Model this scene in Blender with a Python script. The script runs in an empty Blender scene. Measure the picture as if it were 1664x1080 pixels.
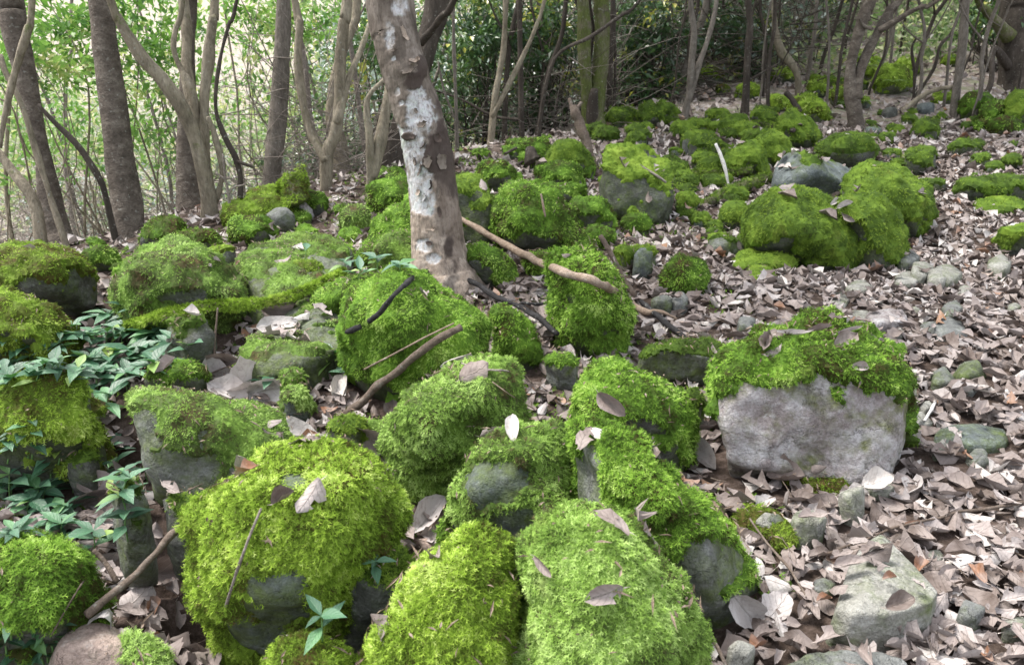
import bpy, bmesh, math, random
import numpy as np
from mathutils import Vector, Matrix
from mathutils.bvhtree import BVHTree

R = math.radians
rng = np.random.default_rng(7)
random.seed(7)
scene = bpy.context.scene
COL = scene.collection

# ------------------------------------------------------------------ camera, sky, sun, exposure
CAM_Z = 1.35
PITCH = R(20.0)
F = 1306.0                      # focal length in pixels of the 1664 px wide photograph
cam_data = bpy.data.cameras.new('camera')
cam_data.sensor_width = 36.0
cam_data.lens = 36.0 * F / 1664.0
cam_data.clip_start = 0.05
cam_data.clip_end = 400.0
cam_data.dof.use_dof = True
cam_data.dof.focus_distance = 2.9
cam_data.dof.aperture_fstop = 7.0
cam = bpy.data.objects.new('camera', cam_data)
COL.objects.link(cam)
cam.location = (0, 0, CAM_Z)
cam.rotation_euler = (R(90) - PITCH, 0, 0)
scene.camera = cam

SUN_EL, SUN_AZ = R(62), R(-75)     # azimuth from +Y (the view direction) towards +X
world = bpy.data.worlds.new('World')
scene.world = world
world.use_nodes = True
wn = world.node_tree.nodes
wl = world.node_tree.links
wn.clear()
w_out = wn.new('ShaderNodeOutputWorld')
w_bg = wn.new('ShaderNodeBackground')
w_bg.inputs['Strength'].default_value = 0.125
w_sky = wn.new('ShaderNodeTexSky')
w_sky.sky_type = 'NISHITA'
w_sky.sun_disc = False
w_sky.sun_elevation = SUN_EL
w_sky.sun_rotation = SUN_AZ
w_sky.air_density = 1.0
w_sky.dust_density = 6.0
w_sky.ozone_density = 1.0
w_mix = wn.new('ShaderNodeMixRGB')         # a thin overcast veil over the blue
w_mix.inputs['Fac'].default_value = 0.55
w_mix.inputs['Color2'].default_value = (9.2, 9.3, 9.5, 1)
wl.new(w_sky.outputs['Color'], w_mix.inputs['Color1'])
wl.new(w_mix.outputs['Color'], w_bg.inputs['Color'])
wl.new(w_bg.outputs['Background'], w_out.inputs['Surface'])

sun_data = bpy.data.lights.new('sun', 'SUN')
sun_data.energy = 3.1
sun_data.angle = R(20)
sun_data.color = (1.0, 0.96, 0.9)
sun = bpy.data.objects.new('sun', sun_data)
COL.objects.link(sun)
sd = Vector((math.sin(SUN_AZ) * math.cos(SUN_EL), math.cos(SUN_AZ) * math.cos(SUN_EL), math.sin(SUN_EL)))
sun.rotation_euler = sd.to_track_quat('Z', 'Y').to_euler()
sun.location = (-6, 5, 14)

scene.view_settings.view_transform = 'Standard'
scene.view_settings.look = 'None'
scene.view_settings.exposure = 1.12
scene.view_settings.gamma = 1.0
scene.view_settings.use_curve_mapping = False
scene.cycles.max_bounces = 6
scene.cycles.diffuse_bounces = 3
scene.cycles.glossy_bounces = 2
scene.cycles.transmission_bounces = 3
scene.cycles.transparent_max_bounces = 4
scene.cycles.use_denoising = True

# ------------------------------------------------------------------ pixels <-> space
CP, SP = math.cos(PITCH), math.sin(PITCH)
RIGHT = np.array([1.0, 0, 0]); FWD = np.array([0, CP, -SP]); UP = np.array([0, SP, CP])
EYE = np.array([0, 0, CAM_Z])

def ray(px, py):
    d = RIGHT * ((px - 832.0) / F) + UP * ((540.0 - py) / F) + FWD
    return d                                  # length 1 along the optical axis

def at_depth(px, py, d):
    return EYE + ray(px, py) * d

def at_y(px, py, Y):
    r = ray(px, py)
    return EYE + r * (Y / r[1])

def project(P):
    v = P - EYE
    d = v @ FWD
    return 832 + F * (v @ RIGHT) / d, 540 - F * (v @ UP) / d, d

# ------------------------------------------------------------------ noise (value noise with smooth fade, vectorised)
def _h(ix, iy, iz, s):
    n = (ix * 374761393 + iy * 668265263 + iz * 2147483647 + s * 974634777) & 0xFFFFFFFF
    n = ((n ^ (n >> 13)) * 1274126177) & 0xFFFFFFFF
    n = (n ^ (n >> 16)) & 0xFFFFFFFF
    return n.astype(np.float64) / 4294967295.0 * 2 - 1

def vnoise(P, s=0):
    P = np.asarray(P, float)
    i = np.floor(P).astype(np.int64); f = P - i
    u = f * f * f * (f * (f * 6 - 15) + 10)
    x, y, z = i[..., 0], i[..., 1], i[..., 2]
    r = 0
    for a in (0, 1):
        wa = u[..., 0] if a else 1 - u[..., 0]
        for b in (0, 1):
            wb = u[..., 1] if b else 1 - u[..., 1]
            for c in (0, 1):
                wc = u[..., 2] if c else 1 - u[..., 2]
                r = r + wa * wb * wc * _h(x + a, y + b, z + c, s)
    return r

def fbm(P, freq=1.0, octs=3, s=0, gain=0.5):
    r, a, t = 0, 1.0, 0
    P = np.asarray(P, float)
    for o in range(octs):
        r = r + a * vnoise(P * freq + 17.3 * o, s + o); t += a
        a *= gain; freq *= 2.03
    return r / t * 1.4

def sstep(a, b, t):
    t = np.clip((t - a) / (b - a), 0, 1)
    return t * t * (3 - 2 * t)

# ------------------------------------------------------------------ mesh helpers
def mesh_np(name, V, Fc, smooth=True, attrs=None, mat=None, uv=None):
    """V (n,3); Fc list of arrays (tris or quads, each (m,k)); attrs {name: (domain, array)}"""
    me = bpy.data.meshes.new(name)
    if not isinstance(Fc, (list, tuple)): Fc = [Fc]
    Fc = [np.asarray(f, np.int32) for f in Fc if len(f)]
    nl = sum(f.size for f in Fc); nf = sum(len(f) for f in Fc)
    me.vertices.add(len(V)); me.loops.add(nl); me.polygons.add(nf)
    me.vertices.foreach_set('co', np.asarray(V, np.float32).ravel())
    me.loops.foreach_set('vertex_index', np.concatenate([f.ravel() for f in Fc]))
    tot = np.concatenate([np.full(len(f), f.shape[1], np.int32) for f in Fc])
    st = np.concatenate([[0], np.cumsum(tot)[:-1]]).astype(np.int32)
    me.polygons.foreach_set('loop_start', st)
    me.polygons.foreach_set('loop_total', tot)
    me.polygons.foreach_set('use_smooth', np.full(nf, bool(smooth)))
    for k, (dom, arr) in (attrs or {}).items():
        a = me.attributes.new(k, 'FLOAT', dom)
        a.data.foreach_set('value', np.asarray(arr, np.float32).ravel())
    if uv is not None:
        l = me.uv_layers.new(name='UVMap')
        l.data.foreach_set('uv', np.asarray(uv, np.float32).ravel())
    me.update(calc_edges=True)
    if mat: me.materials.append(mat)
    return me

def link(name, data, parent=None, label=None, cat=None, group=None, kind=None):
    o = bpy.data.objects.new(name, data)
    COL.objects.link(o)
    if parent is not None: o.parent = parent
    if label: o['label'] = label
    if cat: o['category'] = cat
    if group: o['group'] = group
    if kind: o['kind'] = kind
    return o

def empty(name, loc, label, cat, group=None):
    o = link(name, None, None, label, cat, group)
    o.location = loc
    o.empty_display_size = 0.05
    return o

def put(name, V, Fc, mat, parent=None, origin=None, smooth=True, attrs=None, uv=None, **kw):
    """mesh with world-space V; the object sits at its parent's or its own origin"""
    off = np.zeros(3)
    if parent is not None: off = np.array(parent.location)
    elif origin is not None: off = np.array(origin, float)
    me = mesh_np(name, np.asarray(V) - off, Fc, smooth, attrs, mat, uv)
    o = link(name, me, parent, **kw)
    if parent is None: o.location = off
    return o

def catmull(P, n=6):
    P = np.asarray(P, float)
    if len(P) < 3: 
        t = np.linspace(0, 1, n + 1)[:, None]
        return P[0] * (1 - t) + P[1] * t
    Q = np.vstack([2 * P[0] - P[1], P, 2 * P[-1] - P[-2]])
    out = []
    for i in range(1, len(Q) - 2):
        for t in np.arange(n) / n:
            a, b, c, d = Q[i - 1], Q[i], Q[i + 1], Q[i + 2]
            out.append(0.5 * (2 * b + (c - a) * t + (2 * a - 5 * b + 4 * c - d) * t * t + (3 * b - a - 3 * c + d) * t ** 3))
    out.append(Q[-2])
    return np.array(out)

def tube(P, rad, k=8, closed=True, rough=0.0, seed=0, lump=0.0, freq=8.0):
    """tapered tube along points P with radii rad; returns V, F(quads+tris list)"""
    P = np.asarray(P, float); n = len(P)
    rad = np.broadcast_to(np.asarray(rad, float), (n,)).copy()
    T = np.gradient(P, axis=0); T /= np.linalg.norm(T, axis=1)[:, None] + 1e-9
    ref = np.array([0.31, 0.95, 0.05]) if abs(T[0][2]) > .6 else np.array([0.05, 0.1, 1.0])
    U = np.cross(T, ref); U /= np.linalg.norm(U, axis=1)[:, None] + 1e-9
    W = np.cross(T, U)
    a = np.arange(k) / k * 2 * np.pi
    D = U[:, None] * np.cos(a)[None, :, None] + W[:, None] * np.sin(a)[None, :, None]
    V = P[:, None] + D * rad[:, None, None]
    if rough or lump:
        m = 1.0
        if lump: m = m + lump * fbm(V, freq * 0.35, 2, seed)
        if rough: m = m + rough * fbm(V * np.array([1, 1, .5]), freq * 2.5, 3, seed + 5)
        V = P[:, None] + D * (rad[:, None] * m)[..., None]
    V = V.reshape(-1, 3)
    i = np.arange(n - 1)[:, None] * k; j = np.arange(k)[None, :]; j2 = (j + 1) % k
    Q = np.stack([i + j, i + j2, i + k + j2, i + k + j], -1).reshape(-1, 4)
    tris = np.zeros((0, 3), int)
    if closed:
        V = np.vstack([V, P[0] - T[0] * rad[0] * .3, P[-1] + T[-1] * rad[-1] * .3])
        a0 = np.arange(k); b0 = (a0 + 1) % k; e = (n - 1) * k
        tris = np.vstack([np.stack([b0, a0, np.full(k, n * k)], 1), np.stack([e + a0, e + b0, np.full(k, n * k + 1)], 1)])
    return V, [Q, tris]

def join(parts):
    Vs, Qs, Ts, o = [], [], [], 0
    for V, Fc in parts:
        Vs.append(V)
        for f in Fc:
            f = np.asarray(f)
            if len(f) == 0: continue
            (Qs if f.shape[1] == 4 else Ts).append(f + o)
        o += len(V)
    out = []
    if Qs: out.append(np.vstack(Qs))
    if Ts: out.append(np.vstack(Ts))
    return np.vstack(Vs), out

_ico = {}
def ico(n):
    if n not in _ico:
        bm = bmesh.new(); bmesh.ops.create_icosphere(bm, subdivisions=n, radius=1)
        bm.verts.ensure_lookup_table()
        _ico[n] = (np.array([v.co[:] for v in bm.verts]), np.array([[v.index for v in f.verts] for f in bm.faces]))
        _ico[n][0][:] /= np.linalg.norm(_ico[n][0], axis=1)[:, None]
        bm.free()
    return _ico[n]

def vnormals(V, Fc):
    n = np.cross(V[Fc[:, 1]] - V[Fc[:, 0]], V[Fc[:, 2]] - V[Fc[:, 0]])
    N = np.zeros_like(V)
    for k in range(3): np.add.at(N, Fc[:, k], n)
    return N / (np.linalg.norm(N, axis=1)[:, None] + 1e-12), n

# ------------------------------------------------------------------ materials
class NT:
    def __init__(s, name):
        s.m = bpy.data.materials.new(name); s.m.use_nodes = True
        s.t = s.m.node_tree; s.t.nodes.clear()
        s.out = s.n('ShaderNodeOutputMaterial')
    def n(s, typ, **kw):
        x = s.t.nodes.new(typ)
        for k, v in kw.items():
            if k in x.inputs: s.set(x.inputs[k], v)
            else: setattr(x, k, v)
        return x
    def set(s, sock, v):
        if hasattr(v, 'is_output'): s.t.links.new(v, sock)
        else: sock.default_value = v
    def pos(s): return s.n('ShaderNodeTexCoord').outputs['Object']
    def noise(s, scale, detail=4, rough=.6, vec=None, out='Fac'):
        x = s.n('ShaderNodeTexNoise', Scale=scale, Detail=detail, Roughness=rough)
        s.t.links.new(vec if vec is not None else s.pos(), x.inputs['Vector'])
        return x.outputs[out]
    def ramp(s, fac, stops, interp='LINEAR'):
        x = s.n('ShaderNodeValToRGB'); cr = x.color_ramp; cr.interpolation = interp
        while len(cr.elements) < len(stops): cr.elements.new(0.5)
        for e, (p, c) in zip(cr.elements, stops):
            e.position = p; e.color = (c[0], c[1], c[2], 1) if not isinstance(c, (int, float)) else (c, c, c, 1)
        s.t.links.new(fac, x.inputs['Fac']); return x.outputs['Color']
    def mix(s, fac, a, b, typ='MIX'):
        x = s.n('ShaderNodeMixRGB', blend_type=typ)
        for k, v in (('Fac', fac), ('Color1', a), ('Color2', b)):
            if isinstance(v, tuple) and len(v) == 3: v = (*v, 1)
            s.set(x.inputs[k], v)
        return x.outputs['Color']
    def math(s, op, a, b=0.0, clamp=False):
        x = s.n('ShaderNodeMath', operation=op, use_clamp=clamp)
        s.set(x.inputs[0], a); s.set(x.inputs[1], b); return x.outputs[0]
    def attr(s, name): return s.n('ShaderNodeAttribute', attribute_name=name).outputs['Fac']
    def bump(s, h, strength=.5, dist=.01, prev=None):
        x = s.n('ShaderNodeBump', Strength=strength, Distance=dist, Height=h)
        if prev is not None: s.t.links.new(prev, x.inputs['Normal'])
        return x.outputs['Normal']
    def bsdf(s, col, rough=.8, normal=None, spec=.3, trans=0.0, tcol=None):
        b = s.n('ShaderNodeBsdfPrincipled', Roughness=rough)
        s.set(b.inputs['Base Color'], (*col, 1) if isinstance(col, tuple) and len(col) == 3 else col)
        b.inputs['Specular IOR Level'].default_value = spec
        if normal is not None: s.t.links.new(normal, b.inputs['Normal'])
        o = b.outputs[0]
        if trans:
            t = s.n('ShaderNodeBsdfTranslucent')
            s.set(t.inputs['Color'], tcol if tcol is not None else col)
            mx = s.n('ShaderNodeMixShader', Fac=trans)
            s.t.links.new(o, mx.inputs[1]); s.t.links.new(t.outputs[0], mx.inputs[2]); o = mx.outputs[0]
        s.t.links.new(o, s.out.inputs['Surface'])
        return s.m

def mat_moss(name, stops, trans=.3):
    t = NT(name)
    f = t.attr('tint')
    n = t.noise(9, 3)
    f2 = t.math('ADD', f, t.math('MULTIPLY', t.math('SUBTRACT', n, .5), .9), True)
    c = t.ramp(f2, stops)
    c = t.mix(t.ramp(t.noise(4.5, 5, .75), [(.58, 0.0), (.70, .5)]), c, (.085, .065, .028))
    return t.bsdf(c, .75, None, .15, trans)

M = {}
M['moss'] = mat_moss('moss_green', [(0, (.06, .045, .016)), (.15, (.045, .06, .012)), (.30, (.06, .12, .016)), (.47, (.12, .235, .028)), (.66, (.20, .36, .045)), (.85, (.32, .50, .08)), (1, (.46, .63, .18))])
M['moss_yellow'] = mat_moss('moss_yellow', [(0, (.10, .07, .025)), (.15, (.07, .075, .015)), (.30, (.09, .14, .018)), (.47, (.165, .27, .03)), (.66, (.265, .41, .045)), (.85, (.39, .54, .085)), (1, (.52, .64, .19))])
M['moss_dark'] = mat_moss('moss_dark', [(0, (.05, .04, .015)), (.2, (.035, .06, .012)), (.45, (.07, .125, .018)), (.7, (.14, .23, .028)), (1, (.26, .37, .055))])  # dark moss; also puts the shade on right and rear rocks into colour
M['moss_pale'] = mat_moss('moss_pale', [(0, (.10, .07, .035)), (.15, (.07, .08, .03)), (.30, (.09, .15, .035)), (.47, (.165, .28, .05)), (.66, (.27, .43, .085)), (1, (.48, .65, .22))])

def mat_stone(name, stops, spots, film=(.07, .095, .025)):
    t = NT(name)
    big = t.noise(5, 5, .65); mid = t.noise(17, 6, .7); fine = t.noise(90, 4, .7)
    f = t.math('ADD', t.math('MULTIPLY', big, .55), t.math('MULTIPLY', mid, .45))
    c = t.ramp(f, stops)
    sp = t.ramp(t.noise(26, 5, .75), [(.55, 0.0), (.68, 1.0)])
    c = t.mix(t.math('MULTIPLY', sp, .55), c, spots)
    c = t.mix(t.math('MULTIPLY', t.ramp(fine, [(.35, 0.0), (.75, 1.0)]), .45), c, (.05, .048, .045), 'MULTIPLY')
    ck = t.n('ShaderNodeTexVoronoi', Scale=3.2, feature='DISTANCE_TO_EDGE'); wv = t.mix(.35, t.pos(), t.noise(4, 6, .75, None, 'Color'))
    t.t.links.new(wv, ck.inputs['Vector']); crack = t.ramp(ck.outputs['Distance'], [(0, 1.0), (.016, 0.0)])
    c = t.mix(t.math('MULTIPLY', t.math('MULTIPLY', crack, t.ramp(big, [(.45, 0.0), (.6, 1.0)])), .5), c, (.03, .028, .025))
    fm = t.math('ADD', t.attr('film'), t.math('MULTIPLY', t.math('SUBTRACT', t.noise(22, 5, .7), .52), 2.2), True)
    c = t.mix(t.math('MULTIPLY', fm, .85), c, t.ramp(t.noise(30), [(.3, (film[0] * .6, film[1] * .55, film[2])), (.7, (film[0] * 1.6, film[1] * 1.7, film[2]))]))
    nb = t.bump(t.math('SUBTRACT', mid, t.math('MULTIPLY', crack, .12)), 1.0, .03); nb = t.bump(fine, .9, .006, nb)
    return t.bsdf(c, .82, nb, .3)

M['stone_grey'] = mat_stone('stone_grey', [(.3, (.10, .105, .10)), (.5, (.20, .21, .205)), (.7, (.33, .34, .34))], (.42, .44, .43))
M['stone_blue'] = mat_stone('stone_blue', [(.3, (.07, .085, .085)), (.5, (.14, .165, .17)), (.72, (.26, .30, .31))], (.36, .40, .40))
M['stone_pink'] = mat_stone('stone_pink', [(.36, (.15, .125, .12)), (.46, (.32, .285, .285)), (.54, (.45, .43, .44)), (.64, (.64, .64, .67))], (.66, .67, .70), (.10, .11, .04))
M['stone_tan'] = mat_stone('stone_tan', [(.3, (.26, .19, .155)), (.5, (.42, .33, .285)), (.7, (.56, .48, .43))], (.60, .55, .52))
M['stone_light'] = mat_stone('stone_light', [(.3, (.19, .19, .17)), (.5, (.34, .34, .31)), (.7, (.50, .50, .48))], (.56, .57, .55))
M['stone_dark'] = mat_stone('stone_dark', [(.3, (.05, .05, .045)), (.5, (.10, .105, .095)), (.72, (.20, .21, .195))], (.27, .29, .28), (.05, .07, .02))  # dark stone, deepened to put shade between the rocks into its colour

def mat_leaf_litter(name):
    t = NT(name)
    uv = t.n('ShaderNodeUVMap').outputs['UV']
    sx = t.n('ShaderNodeSeparateXYZ'); t.t.links.new(uv, sx.inputs[0])
    u, v = sx.outputs[0], sx.outputs[1]            # u: -1..1 across, v: 0..1 along
    tint = t.attr('tint')
    c = t.ramp(tint, [(0, (.03, .022, .018)), (.12, (.065, .045, .036)), (.26, (.12, .092, .08)), (.42, (.185, .15, .138)), (.6, (.26, .222, .213)),
                      (.76, (.35, .318, .312)), (.88, (.46, .44, .435)), (.955, (.60, .575, .54)), (.965, (.22, .10, .05)), (1, (.30, .16, .08))])
    blotch = t.noise(42, 5, .7)
    c = t.mix(t.ramp(blotch, [(.5, 0.0), (.72, .6)]), c, (.11, .08, .07))
    au = t.math('ABSOLUTE', u)
    rib = t.ramp(au, [(0, 1.0), (.05, 0.0)])
    vein = t.math('PINGPONG', t.math('SUBTRACT', t.math('MULTIPLY', v, 5.5), t.math('MULTIPLY', au, 1.6)), .5)
    veinm = t.ramp(vein, [(0, 1.0), (.06, 0.0)])
    c = t.mix(t.ramp(t.noise(14, 3), [(.35, 0.0), (.65, .45)]), c, (.40, .35, .33))
    c = t.mix(t.math('MULTIPLY', t.math('ADD', rib, t.math('MULTIPLY', veinm, .5), True), .3), c, (.62, .54, .47))
    h = t.math('ADD', t.math('MULTIPLY', rib, .8), t.math('ADD', t.math('MULTIPLY', veinm, .35), t.noise(60, 3)))
    return t.bsdf(c, .62, t.bump(h, .9, .004), .35, .10)
M['dead_leaf'] = mat_leaf_litter('dead_leaf')

def mat_ground():
    t = NT('forest_soil')
    a = t.noise(3, 6, .7); b = t.noise(30, 6, .75); vor = t.n('ShaderNodeTexVoronoi', Scale=14.0)
    t.t.links.new(t.pos(), vor.inputs['Vector'])
    near = t.ramp(b, [(.3, (.028, .02, .015)), (.5, (.075, .055, .045)), (.7, (.17, .13, .115))])  # soil darkened so the gaps under the leaves look shaded
    vor.distance = 'EUCLIDEAN'
    far = t.ramp(t.noise(11, 7, .8), [(.3, (.10, .08, .06)), (.45, (.26, .21, .18)), (.6, (.43, .40, .385)), (.75, (.70, .68, .68))])  # pale tones put the sunlit brightness of the far bank into colour
    far = t.mix(t.ramp(a, [(.5, 0.0), (.62, .75)]), far, (.22, .27, .14))
    c = t.mix(t.attr('far'), near, far)
    return t.bsdf(c, .9, t.bump(b, .8, .03), .15)
M['ground'] = mat_ground()

def mat_bark(name, stops, scale=14, streak=.25, moss=0.0, b=.02, mosscol=(.08, .12, .02)):
    t = NT(name)
    mp = t.n('ShaderNodeMapping'); mp.inputs['Scale'].default_value = (1, 1, streak); t.t.links.new(t.pos(), mp.inputs['Vector'])
    a = t.noise(scale, 6, .7, mp.outputs[0]); big = t.noise(3.5, 4, .6); fine = t.noise(scale * 5, 4, .7, mp.outputs[0])
    f = t.math('ADD', t.math('MULTIPLY', a, .6), t.math('MULTIPLY', big, .4))
    c = t.ramp(f, stops)
    if moss:
        mm = t.ramp(t.math('ADD', t.noise(6, 6, .8), moss - .5), [(.48, 0.0), (.62, .9)])
        c = t.mix(mm, c, mosscol)
    n = t.bump(a, 1.0, b * 1.6); n = t.bump(fine, .8, b * .4, n)
    c = t.mix(t.ramp(fine, [(.3, .55), (.55, 0.0)]), c, (.03, .025, .02))
    c = t.mix(t.ramp(t.noise(38, 3, .6), [(.62, 0.0), (.72, .4)]), c, (.40, .42, .38))
    return t.bsdf(c, .85, n, .2)
M['bark_brown'] = mat_bark('bark_brown', [(.32, (.05, .042, .034)), (.5, (.125, .105, .088)), (.68, (.25, .225, .19))], 11, 1.3, .28, .024)
M['bark_pale'] = mat_bark('bark_pale', [(.3, (.10, .085, .062)), (.5, (.235, .205, .155)), (.7, (.40, .365, .29))], 11, .3, .42)
M['bark_dark'] = mat_bark('bark_dark', [(.3, (.025, .02, .018)), (.5, (.06, .05, .042)), (.7, (.13, .11, .095))], 12, .3, .1)
M['bark_grey'] = mat_bark('bark_grey', [(.3, (.08, .07, .06)), (.5, (.17, .15, .13)), (.7, (.29, .26, .23))], 14, .3, .3)
M['bark_mossy'] = mat_bark('bark_mossy', [(.3, (.05, .045, .03)), (.5, (.12, .11, .075)), (.7, (.22, .21, .15))], 10, .3, .58, .02, (.085, .11, .025))
M['twig'] = mat_bark('twig_wood', [(.3, (.16, .13, .11)), (.5, (.28, .245, .215)), (.7, (.42, .38, .35))], 20, 1)
M['stick_dark'] = mat_bark('stick_burnt', [(.3, (.008, .008, .009)), (.5, (.022, .022, .024)), (.75, (.07, .07, .075))], 40, 1, 0, .006)
M['stick_brown'] = mat_bark('stick_brown', [(.3, (.06, .042, .032)), (.5, (.135, .105, .085)), (.7, (.25, .21, .18))], 40, 1, 0, .006)
M['stick_pale'] = mat_bark('stick_pale', [(.3, (.12, .085, .06)), (.5, (.25, .19, .145)), (.7, (.42, .35, .29))], 40, 1, 0, .005)
M['stick_white'] = mat_bark('stick_white', [(.3, (.45, .43, .40)), (.6, (.72, .71, .70))], 40, 1, 0, .004)

def mat_main_bark():
    t = NT('peeling_bark')
    mp = t.n('ShaderNodeMapping'); mp.inputs['Scale'].default_value = (1, 1, .35); t.t.links.new(t.pos(), mp.inputs['Vector'])
    a = t.noise(16, 6, .7, mp.outputs[0]); big = t.noise(5, 5, .6); fine = t.noise(70, 4, .7, mp.outputs[0])
    brown = t.ramp(t.math('ADD', t.math('MULTIPLY', a, .6), t.math('MULTIPLY', big, .4)), [(.34, (.055, .045, .037)), (.5, (.145, .122, .102)), (.64, (.26, .228, .20))])
    tan = t.ramp(a, [(.3, (.17, .13, .10)), (.5, (.30, .245, .20)), (.7, (.42, .36, .31))])
    pale = t.ramp(t.noise(13, 7, .75), [(.3, (.20, .17, .145)), (.42, (.40, .375, .35)), (.52, (.50, .51, .54)), (.64, (.50, .56, .50)), (.75, (.62, .64, .64))])
    c = t.mix(t.attr('tan'), brown, tan)
    pm = t.math('MULTIPLY', t.attr('pale'), t.ramp(t.noise(32, 6, .8), [(.36, .25), (.5, 1.0)]))
    c = t.mix(pm, c, pale)
    c = t.mix(t.math('MULTIPLY', t.attr('dark'), .85), c, (.045, .032, .028))
    c = t.mix(t.ramp(fine, [(.32, .6), (.5, 0.0)]), c, (.05, .035, .03))
    n = t.bump(a, .9, .016); n = t.bump(fine, .9, .006, n)
    return t.bsdf(c, .8, n, .25)
M['bark_main'] = mat_main_bark()

def mat_green(name, stops, rough=.42, trans=.3, spec=.5):
    t = NT(name)
    f = t.attr('tint')
    c = t.ramp(f, stops)
    tc = t.mix(.35, c, (.22, .42, .06), 'MIX')
    return t.bsdf(c, rough, None, spec, trans, tc)
M['leaf_bright'] = mat_green('leaf_bright', [(0, (.05, .14, .03)), (.5, (.12, .27, .05)), (.85, (.24, .40, .10)), (1, (.50, .52, .22))], .4, .4)
M['leaf_grey'] = mat_green('leaf_grey', [(0, (.09, .13, .11)), (.5, (.20, .27, .24)), (.85, (.36, .44, .42)), (1, (.55, .60, .60))], .35, .25, .8)  # greyed leaf tones, background haze put into the colour
M['leaf_dark'] = mat_green('leaf_dark', [(0, (.018, .05, .022)), (.5, (.035, .085, .035)), (.85, (.07, .15, .045)), (.95, (.14, .24, .05)), (1, (.45, .45, .08))], .3, .2, .8)
M['leaf_pale'] = mat_green('leaf_pale', [(0, (.12, .20, .08)), (.4, (.23, .32, .15)), (.62, (.38, .43, .25)), (.74, (.58, .56, .25)), (.8, (.50, .47, .46)), (1, (.66, .64, .66))], .6, .4)  # pale leaves; also paints brightness and haze into the far foliage

def mat_herb():
    t = NT('herb_leaf')
    uv = t.n('ShaderNodeUVMap').outputs['UV']
    sx = t.n('ShaderNodeSeparateXYZ'); t.t.links.new(uv, sx.inputs[0])
    au = t.math('ABSOLUTE', sx.outputs[0])
    rib = t.ramp(au, [(0, 1.0), (.09, 0.0)])
    vein = t.math('PINGPONG', t.math('SUBTRACT', t.math('MULTIPLY', sx.outputs[1], 6.0), t.math('MULTIPLY', au, 1.8)), .5)
    vm = t.ramp(vein, [(0, 1.0), (.13, 0.0)])
    rnd = t.n('ShaderNodeObjectInfo').outputs['Random']
    c = t.ramp(rnd, [(0, (.025, .075, .04)), (.35, (.045, .13, .07)), (.7, (.075, .18, .10)), (.9, (.10, .24, .09)), (1, (.22, .32, .06))])
    c = t.mix(t.math('MULTIPLY', rib, .5), c, (.16, .34, .17))
    h = t.math('SUBTRACT', t.noise(60, 2), t.math('ADD', rib, t.math('MULTIPLY', vm, .8)))
    return t.bsdf(c, .36, t.bump(h, .6, .002), .75, .12, (.10, .30, .06, 1))
M['herb'] = mat_herb()
M['herb_stem'] = NT('herb_stem').bsdf((.10, .20, .06), .5)
# ------------------------------------------------------------------ terrain
def h_base(x, y):
    x = np.asarray(x, float); y = np.asarray(y, float)
    z = 0.16 * sstep(2.0, 4.2, y) * np.exp(-((x + .3) / 2.2) ** 2)
    right = sstep(-1.5, 3.0, x - .05 * y)
    z = z + right * (0.095 * np.maximum(0, y - 5.0) + .10 * np.maximum(0, y - 10.5) * sstep(1.5, 5, x)) + (1 - right) * .03 * np.clip(y - 5, 0, 4)
    edge = 8.9 + 1.2 * np.minimum(x, 4.0)
    d = y - edge
    left = 1 - sstep(-2.0, 3.2, x)
    z = z - sstep(0, 4.5, d) * (.25 + 1.9 * left) * (1 - sstep(2.0, 6.0, x))
    z = z + np.maximum(0, d - 6.5) * (.055 - .005 * left) + right * .05 * np.maximum(0, y - 13)
    z = z + sstep(30, 60, y) * (6 * right + 1.0)
    return z

def hollow(x, y):
    e = 8.4 + 1.2 * x
    return .07 * (1 - sstep(.1, .9, x - .18 * (y - 1.5))) * (1 - sstep(3.3, 4.6, y)) * sstep(-1.5, 1, e - y)

def h_real(x, y):
    x = np.asarray(x, float); y = np.asarray(y, float)
    P = np.stack([x, y, 0 * x], -1)
    near = 1 - sstep(12, 30, y)
    pit = 0
    for cx, cy, rr_, dp in PITS: pit = pit + dp * np.exp(-(((x - cx) ** 2 + (y - cy) ** 2) / rr_ ** 2))
    return h_base(x, y) - hollow(x, y) - pit + .045 * fbm(P, 1.3, 3, 3) * near + .25 * fbm(P, .25, 3, 9) * sstep(8, 16, y) + .9 * fbm(P, .07, 2, 4) * sstep(22, 40, y)

def ground_depth(px, py, f=h_base):
    r = ray(px, py); lo = .8
    d = lo
    while d < 80:
        p = EYE + r * d
        if p[2] < f(p[0], p[1]): break
        d += .04 + d * .01
    a, b = d - .06 - d * .011, d
    for _ in range(18):
        m = (a + b) / 2; p = EYE + r * m
        if p[2] < f(p[0], p[1]): b = m
        else: a = m
    return b

PITS = []
for _px, _py, _r, _d in ((178, 690, .16, .5), (575, 985, .17, .45), (700, 895, .09, .25), (330, 960, .10, .2), (95, 490, .22, .4), (300, 560, .14, .3), (270, 870, .10, .2), (945, 790, .07, .3), (480, 1055, .1, .2)):
    _p = at_depth(_px, _py, ground_depth(_px, _py)); PITS.append((_p[0], _p[1], _r, _d))

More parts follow.
